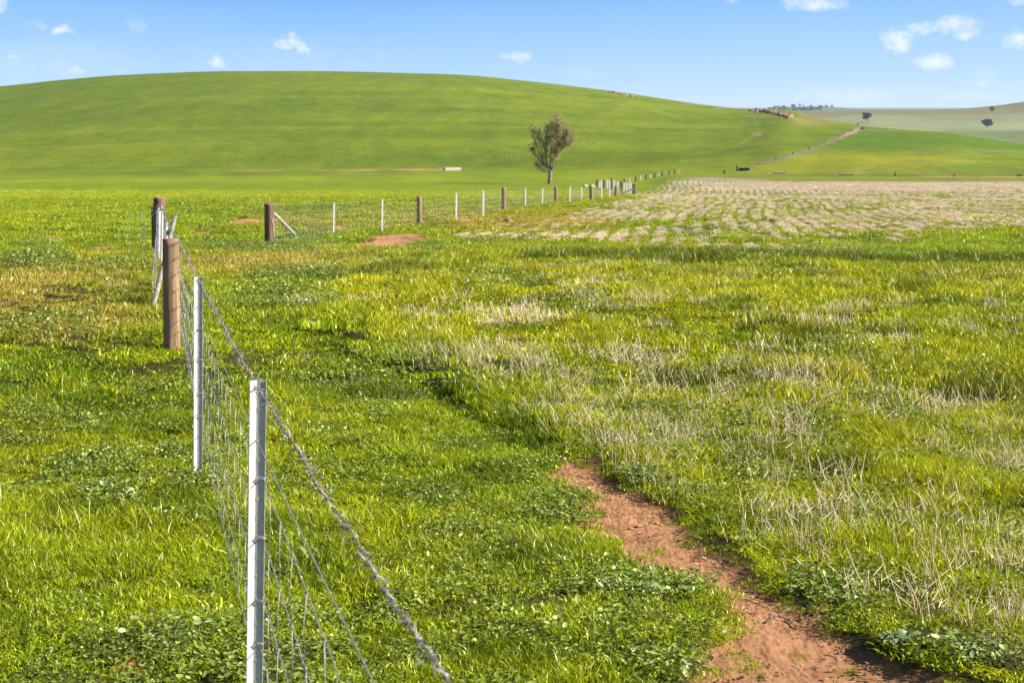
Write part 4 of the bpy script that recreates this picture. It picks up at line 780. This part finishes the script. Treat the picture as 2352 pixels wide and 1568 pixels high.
# fence that leaves the end strainer, and the one in front of the left hill
CF = [('w', 1371.5, 413.5, 429.5), ('s', 1378, 416, 431), ('w', 1387, 413, 431.5), ('s', 1395, 413.5, 433), ('w', 1404, 409, 434.5), ('s', 1411, 414, 436), ('s', 1419, 416, 438), ('w', 1427.5, 417, 441), ('s', 1434, 419, 443), ('s', 1440, 420, 444.5), ('s', 1446, 421, 446), ('s', 1451, 421, 447)]
DF = [('w', 1434, 411, 426), ('s', 1447, 409.5, 422), ('w', 1460, 405, 418), ('s', 1472, 404, 416), ('w', 1484, 401, 414.5), ('s', 1495, 400, 412), ('w', 1504, 398, 409.5), ('s', 1513, 397.5, 407), ('w', 1521, 395.5, 404.5), ('w', 1537, 393, 402), ('w', 1549, 391.5, 400.5)]
for lst, lab, grp in ((CF, "in the row left of the dark end strainer", "posts behind the end strainer"), (DF, "in the row going right beyond the end strainer", "far posts beyond the end strainer")):
    tp = []; a = b_ = 0
    for (k, u, vt, vb) in lst:
        y = gpt(u, vb, 600)[1]
        if k == 's': r0, b, t = simple_steel(u, vb, u, vt, y, 3.6 if lst is CF else 2.4); tag(r0, "%s pale steel post from left %s" % (ORD[a], lab), "fence post", grp); a += 1
        else: r0, b, t = wood_post(u, vb, u, vt, y, 2.6 * y / F if lst is CF else 2.0 * y / F, M_WOODD, "%s dark wooden post from left %s" % (ORD[b_], lab), grp, 8, end=False); b_ += 1
        tp.append((b, t))
    thin_fence(tp, "thin wires strung between posts " + lab, (.95, .7, .45, .2), .004)
r0, b, t = simple_steel(1559, 398.5, 1561, 389, gpt(1559, 398.5, 600)[1], 4.5, M_GREYW); tag(r0, "pale leaning post where the far fence meets the foot of the hill", "fence post")
for i, (u, vt, vb) in enumerate([(1664, 390.5, 400), (1693, 380, 394.5), (2056, 396.5, 406.5), (2191, 401, 406)]):
    wood_post(u, vb, u + .5 * (i - 1), vt, gpt(u, vb, 600)[1], 2.0 * gpt(u, vb, 600)[1] / F, M_WOODD, ["short dark post left of the black trough at the foot of the hills", "thin dark post rising behind the left end of the black trough", "lone dark post on the right edge of the dry field under the yellow green hill", "stubby post beside the orange bare strip at the right field edge"][i], "scattered posts at the field edge", 8, end=False)
tp = []
for i, (u, vt, vb) in enumerate([(1740, 375, 382), (1782, 361.5, 368.5), (1821, 348.5, 355), (1858, 338, 343.5), (1893, 323.5, 328.5), (1925, 310, 314.5), (1970, 283, 289)]):
    y = gpt(u, vb, 700)[1]; r0, b, t = wood_post(u, vb, u, vt, y, 1.1 * y / F, M_WOODD, "tiny dark post, %s from the bottom on the dry verge between the green hills" % ORD[i], "posts along the dry verge", 6, end=False); tp.append((b, t))
thin_fence(tp[:6], "faint wires along the dry verge between the two green hills", (.9, .5), .006)

# ---- troughs, logs, stones
def trough(uc, vb, wpx, hpx, dep, mat, matw, label, name, yaw=0):
    x, y = gpt(uc, vb, 600); Lx = wpx * y / F; h = hpx * y / F; z = Z0(x, y); root = empty(name, (x, y, z)); root.rotation_euler = (0, 0, yaw); mb = MB(); tk = .12
    mb.box((0, -dep / 2 + tk / 2, h / 2), (Lx, tk, h + .2)); mb.box((0, dep / 2 - tk / 2, h / 2), (Lx, tk, h + .2))
    for s_ in (-1, 1): mb.box((s_ * (Lx / 2 - tk / 2), 0, h / 2 - .003), (tk, dep - 2 * tk, h + .2))
    mb.box((0, 0, .05), (Lx - 2 * tk, dep - 2 * tk, .2)); mb.build("basin", mat, root); m2 = MB(); m2.box((0, 0, h * .72), (Lx - 2 * tk - .01, dep - 2 * tk - .01, .02)); m2.build("water", matw, root); tag(root, label, "trough"); return root
trough(1038.5, 391, 40, 5.6, 1.0, M_CONC, M_WATER, "long pale concrete trough at the end of the bare strip under the big green hill", "concrete_trough", R(28))
trough(1709, 394, 25, 5.0, 1.2, M_BLACK, M_WATER, "long low black trough at the foot of the hills beside a thin post", "black_trough", R(-8))
def log(u0, u1, v, r, mat, label):
    a = ground_at(u0, v, 600); y = a.y; b = at(u1, v, y); b = Vector((b.x, y, Z0(b.x, y))); up = Vector((0, 0, r * .7)); mb = MB(); P = [a.lerp(b, t) + up + Vector((0, 0, r * .15 * math.sin(7 * t))) for t in np.linspace(0, 1, 7)]; mb.tube(P, [r, r * 1.05, r, r * .92, r * .9, r * .85, r * .8], 10, jit=r * .04); o = mb.build("fallen_log", mat, None, False, org=tuple(a.lerp(b, .5))); tag(o, label, "log", "logs at the field edge")
log(1776, 1803, 402, .24, M_GREYW, "pale fallen log with a bright cut end on the yellow green verge"); log(1927, 1960, 405.5, .17, M_BARK, "darker fallen log further right, at the start of the field edge line")
def stone_mesh(mb, c, s, flat=.7):
    import itertools
    t = (1 + 5 ** .5) / 2; V = np.array([(-1, t, 0), (1, t, 0), (-1, -t, 0), (1, -t, 0), (0, -1, t), (0, 1, t), (0, -1, -t), (0, 1, -t), (t, 0, -1), (t, 0, 1), (-t, 0, -1), (-t, 0, 1)], float); V /= np.linalg.norm(V[0])
    Fc = [(0, 11, 5), (0, 5, 1), (0, 1, 7), (0, 7, 10), (0, 10, 11), (1, 5, 9), (5, 11, 4), (11, 10, 2), (10, 7, 6), (7, 1, 8), (3, 9, 4), (3, 4, 2), (3, 2, 6), (3, 6, 8), (3, 8, 9), (4, 9, 5), (2, 4, 11), (6, 2, 10), (8, 6, 7), (9, 8, 1)]
    # one subdivision for a less regular stone
    VV = list(map(tuple, V)); cache = {}; F2 = []
    def m_(i, j):
        k = (min(i, j), max(i, j))
        if k not in cache: p = (np.array(VV[i]) + np.array(VV[j])) / 2; VV.append(tuple(p / np.linalg.norm(p))); cache[k] = len(VV) - 1
        return cache[k]
    for a, b, c_ in Fc: x_, y_, z_ = m_(a, b), m_(b, c_), m_(c_, a); F2 += [(a, x_, z_), (b, y_, x_), (c_, z_, y_), (x_, y_, z_)]
    V = np.array(VV); o = rng.uniform(0, 50, 3); V = V * (0.78 + .4 * fbm(V[:, 0] * 1.3 + o[0], V[:, 1] * 1.3 + V[:, 2] * 1.7 + o[1], 2, 3))[:, None]; V = V * np.array([1, rng.uniform(.7, 1), flat * rng.uniform(.8, 1.1)]) * s
    a = rng.uniform(0, 6.3); Rm = np.array([[math.cos(a), -math.sin(a), 0], [math.sin(a), math.cos(a), 0], [0, 0, 1]]); mb.add(V @ Rm.T + np.array(c), F2)
def outcrop(line, n, spread, s0, s1, label, ymax=1200, name="rock_outcrop"):
    mb = MB(); L = np.array(line, float); pts = []
    for i in range(n):
        t = rng.uniform(0, len(L) - 1); k = int(t); p = L[k] + (L[min(k + 1, len(L) - 1)] - L[k]) * (t - k); g = gpt(p[0] + rng.normal(0, 1.5), p[1] + abs(rng.normal(0, spread)) , ymax)
        if g[1] < 200: continue
        z = Z0(*g); s = rng.uniform(s0, s1) * rng.uniform(.5, 1); pts.append((g[0], g[1], z + s * .25, s))
    org = np.mean([p[:3] for p in pts], axis=0); root = empty(name, tuple(org))
    for (x, y, z, s) in pts: m1 = MB(); stone_mesh(m1, (0, 0, 0), s); o = m1.build("rock", M_ROCK if rng.uniform() < .99 else M_ROCKP, root); o.location = (x - org[0], y - org[1], z - org[2])
    tag(root, label, "rocks"); return root
outcrop([(1725, 255), (1742, 254.5), (1760, 256), (1780, 261), (1800, 266), (1815, 271)], 99, 2.0, .6, 1.4, "large heap of reddish rocks on the skyline where the green hill slopes to the saddle")
outcrop([(1394, 211.5), (1410, 212), (1430, 217.5), (1465, 224.5)], 75, 1.0, .35, .85, "low line of reddish rocks on the upper right slope of the big green hill")
outcrop([(1552, 236), (1575, 240), (1602, 243.5)], 30, .8, .25, .55, "faint scatter of rocks halfway between the upper rocks and the large skyline heap")
outcrop([(1930, 310), (1945, 305), (1962, 299.5)], 26, 1.0, .2, .5, "small pale stones on bare earth at the top of the dry verge", 700)
def boulder(u, v, s, label, ymax=900, flat=.65, mat=None, name="boulder"):
    g = ground_at(u, v, ymax); mb = MB(); stone_mesh(mb, (0, 0, s * .3), s, flat); o = mb.build(name, mat or M_ROCKP, None, True); o.location = g; tag(o, label, "boulder", "pale boulders"); return o
boulder(1343, 429.5, .30, "pinkish boulder behind the far end of the mid distance fence, left of the paler one"); boulder(1359, 430, .36, "cream white boulder just behind a wooden post near the end strainer")
boulder(1797.6, 264, .55, "single cream boulder standing on the right shoulder of the reddish rock heap"); boulder(1885, 322, .32, "small white stone beside the dry verge between the two hills"); 
boulder(1168, 511, .20, "small pinkish stone on bare earth near the foot of the mid distance fence", mat=M_ROCK)

# ---- the half-bare tree
def build_tree():
    g = ground_at(1263, 422, 400); D = g.y; sc = D / F / 7.125 * .919; root = empty("tree", g); trunk = MB(); limb = MB(); fol = MB()
    def W(px, py, dy=0): return np.array([(px - 680) * sc, dy, (1425 - py) * sc])
    def curve(P, n=18): 
        P = np.array(P); t = np.linspace(0, len(P) - 1, n); return np.array([smooth_interp(np.array([q]), np.arange(len(P)), P)[0] for q in t])
    base = curve([W(672, 1445), W(676, 1400), W(682, 1330), W(684, 1250), W(690, 1190)], 12); base[:, 2] -= .0
    trunk.tube(base, np.interp(np.linspace(0, 1, 12), [0, .12, .5, 1], [.30, .235, .215, .20]), 14, jit=.012)
    trunk.build("trunk", M_BARK, root)
    main = [([(690, 1200), (640, 1150), (560, 1020), (500, 850), (430, 700), (385, 600), (365, 470)], .125, -.5), ([(686, 1190), (625, 1050), (600, 900), (585, 760), (540, 640), (508, 490)], .11, .5),
            ([(690, 1190), (690, 1020), (700, 860), (705, 720), (620, 600), (625, 520), (700, 400), (780, 320)], .12, -.2), ([(695, 1200), (725, 1090), (745, 960), (760, 860), (850, 700), (925, 520), (900, 400)], .13, .6),
            ([(700, 1190), (735, 1120), (760, 980), (830, 860), (930, 770), (1040, 700)], .09, -.7), ([(688, 1205), (600, 1215), (520, 1150), (455, 1110)], .05, .3), ([(640, 1140), (560, 1080), (470, 980), (400, 880), (345, 790)], .08, .9),
            ([(690, 1160), (730, 980), (790, 860), (850, 780), (960, 600), (1040, 500)], .09, .2), ([(600, 900), (640, 700), (690, 560), (800, 440), (860, 340)], .07, -.9), ([(700, 900), (740, 700), (800, 600), (830, 500)], .06, .1), ([(760, 860), (880, 760), (960, 700), (1000, 640)], .05, .3), ([(560, 1020), (540, 820), (480, 640), (440, 500)], .06, .9)]
    tips = []
    def twig(p, d, L, r, lev, leafy):
        n = 5; P = [p]; dd = d.copy()
        for i in range(n - 1): dd = dd + rng.normal(0, .16, 3) + np.array([0, 0, .06]); dd /= np.linalg.norm(dd); P.append(P[-1] + dd * L / (n - 1))
        P = np.array(P); limb.tube(P, np.linspace(r, r * .45, n), 5 if r > .02 else 4, False); tips.append((P[-1], P, lev))
        if lev > 0:
            for k in range(rng.integers(2, 4)):
                i = rng.integers(1, n); e = dd + rng.normal(0, .55, 3); e[2] = abs(e[2]) * .8 + .15; e /= np.linalg.norm(e); twig(P[i], e, L * rng.uniform(.5, .75), r * .55, lev - 1, leafy)
    for (pp, r, dy) in main:
        P = curve([W(a, b, dy * (1 - .5) * i / (len(pp) - 1) * 2.0) for i, (a, b) in enumerate(pp)], 20); limb.tube(P, np.linspace(r, r * .22, 20), 8, jit=.006)
        for k in range(19):
            t = rng.uniform(.25, 1); i = min(int(t * 19), 18); d = P[i + 1] - P[i]; d /= np.linalg.norm(d); e = d * .8 + rng.normal(0, .5, 3); e[2] = abs(e[2]) + .2; e /= np.linalg.norm(e); twig(P[i], e, rng.uniform(.35, .85) * (1.15 - .3 * t), r * .22, 2, False)
    limb.build("limbs", M_BARK, root)
    cx, cz = (850 - 680) * sc, (1425 - 600) * sc
    for (tip, P, lev) in tips:
        q = ((tip[0] - cx) / (255 * sc)) ** 2 + ((tip[2] - cz + 30 * sc) / (370 * sc)) ** 2; px = tip[0] / sc + 680
        pr = (.62 if q < 1.3 and px > 590 else .2 if px < 600 else .5)
        if rng.uniform() > pr: continue
        m = rng.integers(14, 26); hang = (tip[0] > cx + .2) * .25
        low = np.clip((1425 - tip[2] / sc - 450) / 350, 0, 1)
        for _ in range(int(m * .7)):
            c = tip + rng.normal(0, .15, 3) + np.array([0, 0, -abs(rng.normal(0, hang))]); s = rng.uniform(.045, .085); a = rng.normal(0, 1, 3); a /= np.linalg.norm(a); b = np.cross(a, rng.normal(0, 1, 3)); b /= np.linalg.norm(b)
            w_ = rng.uniform(); col = np.array([.52, .34, .15]) if w_ < .20 + .25 * low else np.array([.30, .32, .17]) if w_ < .62 + .2 * low else np.array([.20, .17, .10]) if w_ < .88 else np.array([.62, .50, .26])
            fol.add([c + a * s, c + b * s * .5, c - a * s, c - b * s * .5], [(0, 1, 2, 3)], col * rng.uniform(.6, 1.2))
    fol.build("foliage", M_FOL, root); tag(root, "half bare tree with orange brown leaves on its right side, behind the fence", "tree")
build_tree()
# ---- trees far away
def far_tree(u, vb, wpx, hpx, label, seed, shape=0, ymax=6000, name="tree", grp="dark trees on the far slopes"):
    g = ground_at(u, vb, ymax); D = g.y; W_, Hh = wpx * D / F, hpx * D / F; rg = np.random.default_rng(seed); root = empty(name, g); mb = MB(); th = Hh * (.38 if shape == 0 else .25)
    mb.tube([(0, 0, -.3), (W_ * .02, 0, th * .6), (-W_ * .01, 0, Hh * .55)], [W_ * .035, W_ * .028, W_ * .018], 7)
    for k in range(6):
        a = rg.uniform(0, 6.3); mb.tube([(0, 0, th * rg.uniform(.6, 1)), (W_ * .18 * math.cos(a), W_ * .18 * math.sin(a), Hh * .55), (W_ * .33 * math.cos(a), W_ * .33 * math.sin(a), Hh * rg.uniform(.6, .85))], [W_ * .02, W_ * .014, W_ * .006], 5)
    mb.build("trunk", M_TRUNKF, root); f = MB(); nb_ = 22; cl = []
    for k in range(nb_):
        a = rg.uniform(0, 6.3); rr = math.sqrt(rg.uniform()) * .44; zc = .40 + .50 * rg.uniform() if shape == 0 else .28 + .58 * rg.uniform(); lim = math.sqrt(max(0, 1 - ((zc - .62) / .42) ** 2)); cl.append((W_ * rr * lim * math.cos(a) , W_ * rr * lim * math.sin(a), Hh * zc, W_ * rg.uniform(.11, .18)))
    for (a, b, c, s) in cl:
        for _ in range(95):
            d = rg.normal(0, 1, 3); d /= np.linalg.norm(d); p = np.array([a, b, c]) + d * s * rg.uniform(.6, 1.1) * np.array([1, 1, .8]); q = rg.normal(0, 1, 3); q /= np.linalg.norm(q); e = np.cross(q, d); e /= np.linalg.norm(e) + 1e-9; ss = s * rg.uniform(.14, .3)
            f.add([p + q * ss, p + e * ss * .7, p - q * ss, p - e * ss * .7], [(0, 1, 2, 3)], np.array([.014, .019, .011]) * rg.uniform(.6, 1.4))
    f.build("crown", M_FOL, root); tag(root, label, "tree", grp); return root
far_tree(1992, 281, 25, 22, "dark umbrella shaped tree on the far slope behind the top of the dry verge", 1)
far_tree(2268, 293, 26, 20, "dark round tree on the pale far paddock near the right edge", 2, 1)
far_tree(2279, 259, 15, 13, "smaller dark tree higher on the brown far slope near the right edge", 3)
for i, (u, vb, wp_, hp) in enumerate([(1783, 250.5, 18, 5.5), (1800, 248.5, 14, 5), (1822, 247, 12, 7), (1837, 246, 6, 8.5), (1845, 246.5, 3.5, 6.5), (1863, 248, 8, 6), (1884, 249, 14, 6), (1898, 249, 9, 8), (1911, 249.5, 7, 9)]):
    far_tree(u, vb, wp_, hp, ["low spreading dark tree at the left end of the hazy distant ridge", "flat dark tree beside the left end of the hazy distant ridge", "rounded hazy tree left of the two tall thin ones on the distant ridge", "taller of the two thin trees standing up on the distant ridge", "small thin tree right beside the tall thin one on the distant ridge", "hazy round tree in the middle of the distant ridge", "low wide tree left of the last pair on the distant ridge", "second last hazy tree on the distant ridge", "last tree at the right end of the hazy distant ridge"][i], 10 + i, 1, 9000, grp="hazy trees on the distant ridge")
sc_ = MB(); rg = np.random.default_rng(5); 
for i in range(90):
    u = rg.choice([1780, 1795, 1855, 1835, 1875]) + rg.normal(0, 9); v = 250 + abs(rg.normal(1.5, 1.6)); g = gpt(u, v, 9000)
    if g[1] < 3000: continue
    z = Z0(*g); s = rg.uniform(2, 4.5)
    for _ in range(26): d = rg.normal(0, 1, 3); d /= np.linalg.norm(d); p = np.array([g[0], g[1], z + s * .3]) + d * s * np.array([1.4, 1.2, .7]); q = rg.normal(0, 1, 3); q /= np.linalg.norm(q); e = np.cross(q, d); e /= np.linalg.norm(e) + 1e-9; sc_.add([p + q * s * .5, p + e * s * .4, p - q * s * .5, p - e * s * .4], [(0, 1, 2, 3)], np.array([.04, .05, .03]) * rg.uniform(.7, 1.3))
o = sc_.build("scrub", M_FOL); tag(o, "dark hazy scrub covering parts of the distant ridge", "scrub", kind='stuff')
def bush(u, vb, wpx, hpx, label):
    g = ground_at(u, vb, 900); D = g.y; W_, Hh = wpx * D / F, hpx * D / F; f = MB()
    for _ in range(500): d = rng.normal(0, 1, 3); d /= np.linalg.norm(d); p = d * rng.uniform(.5, 1) * np.array([W_ / 2, W_ / 2, Hh * .5]) + np.array([0, 0, Hh * .45]); q = rng.normal(0, 1, 3); q /= np.linalg.norm(q); e = np.cross(q, d); e /= np.linalg.norm(e); s = Hh * .12; f.add([p + q * s, p + e * s * .7, p - q * s, p - e * s * .7], [(0, 1, 2, 3)], np.array([.05, .075, .03]) * rng.uniform(.6, 1.4))
    o = f.build("bush", M_FOL); o.location = g; tag(o, label, "bush", "low bushes")
bush(1981, 297, 12, 4.5, "low dark bush at the very top of the dry verge"); bush(2341, 406, 14, 5, "dark green bush on the field edge at the right border of the photo")

# ---- small things on the path
def rosette(u, v, rad, n, label):
    g = ground_at(u, v, 30); root = empty("rosette_plant", g); 
    for ring, (cnt, rr, up) in enumerate(((9, 1.0, .18), (7, .68, .45))):
        for k in range(cnt):
            a = 2 * math.pi * (k + rng.uniform(-.2, .2)) / cnt + ring * .4; L = rad * rr * rng.uniform(.85, 1.1); f = MB(); ns, nw = 7, 5; V = []
            for i in range(ns):
                t = i / (ns - 1); w_ = L * .36 * math.sin(math.pi * (t * .86 + .10)) ** .8
                for j in range(nw): s_ = (j / (nw - 1) - .5) * 2; V.append((math.cos(a) * L * t - math.sin(a) * w_ * s_, math.sin(a) * L * t + math.cos(a) * w_ * s_, .012 + up * L * t * (1 - .55 * t) + .012 * abs(s_) + .007 * math.sin(t * 16 + s_ * 6 + k)))
            f.add(V, [(i * nw + j, i * nw + j + 1, (i + 1) * nw + j + 1, (i + 1) * nw + j) for i in range(ns - 1) for j in range(nw - 1)], np.array([.16, .22, .10]) * rng.uniform(.8, 1.2)); f.build("leaf", M_ROSE, root, True)
    tag(root, label, "plant"); return root
rosette(2078, 1500, .115, 9, "grey green broad leaved rosette plant on the bare earth in the lower right corner")
def twigthing(P, r, label, mat=M_GREYW):
    mb = MB(); g = [ground_at(u, v, 30) + Vector((0, 0, h)) for (u, v, h) in P]; mb.tube(g, np.linspace(r, r * .5, len(g)), 6); b = g[1]; mb.tube([b, b + Vector((.035, .03, .012)), b + Vector((.06, .035, .02))], [r * .6, r * .5, r * .3], 5); o = mb.build("dry_twig", mat, None, True, org=tuple(g[0])); tag(o, label, "twig", "twigs on the path")
twigthing([(1760, 1432, .01), (1785, 1418, .014), (1812, 1425, .01), (1830, 1440, .006)], .0045, "forked grey twig lying across the red path near its right bank"); twigthing([(1500, 1228, .006), (1535, 1222, .01), (1590, 1215, .008)], .0022, "thin pale straw lying on the middle of the red path")
boulder(1462, 1322, .022, "brown clod lying on the left edge of the red path", 30, .6, M_ROCK, "earth_clod"); boulder(1655, 1462, .024, "small flat grey stone on the red path near the bottom", 30, .4, M_ROCKP, "stone")

# ---- air
me = bpy.data.objects["ground"].data; zz = np.empty(len(me.vertices) * 3, np.float32); me.vertices.foreach_get('co', zz); zlo, zhi = float(zz[2::3].min()) - 1, max(float(zz[2::3].max()) + 12, 12)
mb = MB(); mb.box((0, 0, (zlo + zhi) / 2), (42400, 42400, zhi - zlo)); m, n, l = new_mat("thin_haze"); pv = n.new('ShaderNodeVolumePrincipled'); pv.inputs['Density'].default_value = HAZE; pv.inputs['Color'].default_value = (.72, .86, 1, 1); pv.inputs['Anisotropy'].default_value = .1
oo = n.new('ShaderNodeOutputMaterial'); l.new(pv.outputs[0], oo.inputs['Volume']); o = mb.build("haze", m); tag(o, kind='stuff'); print("ground z", zlo, zhi)
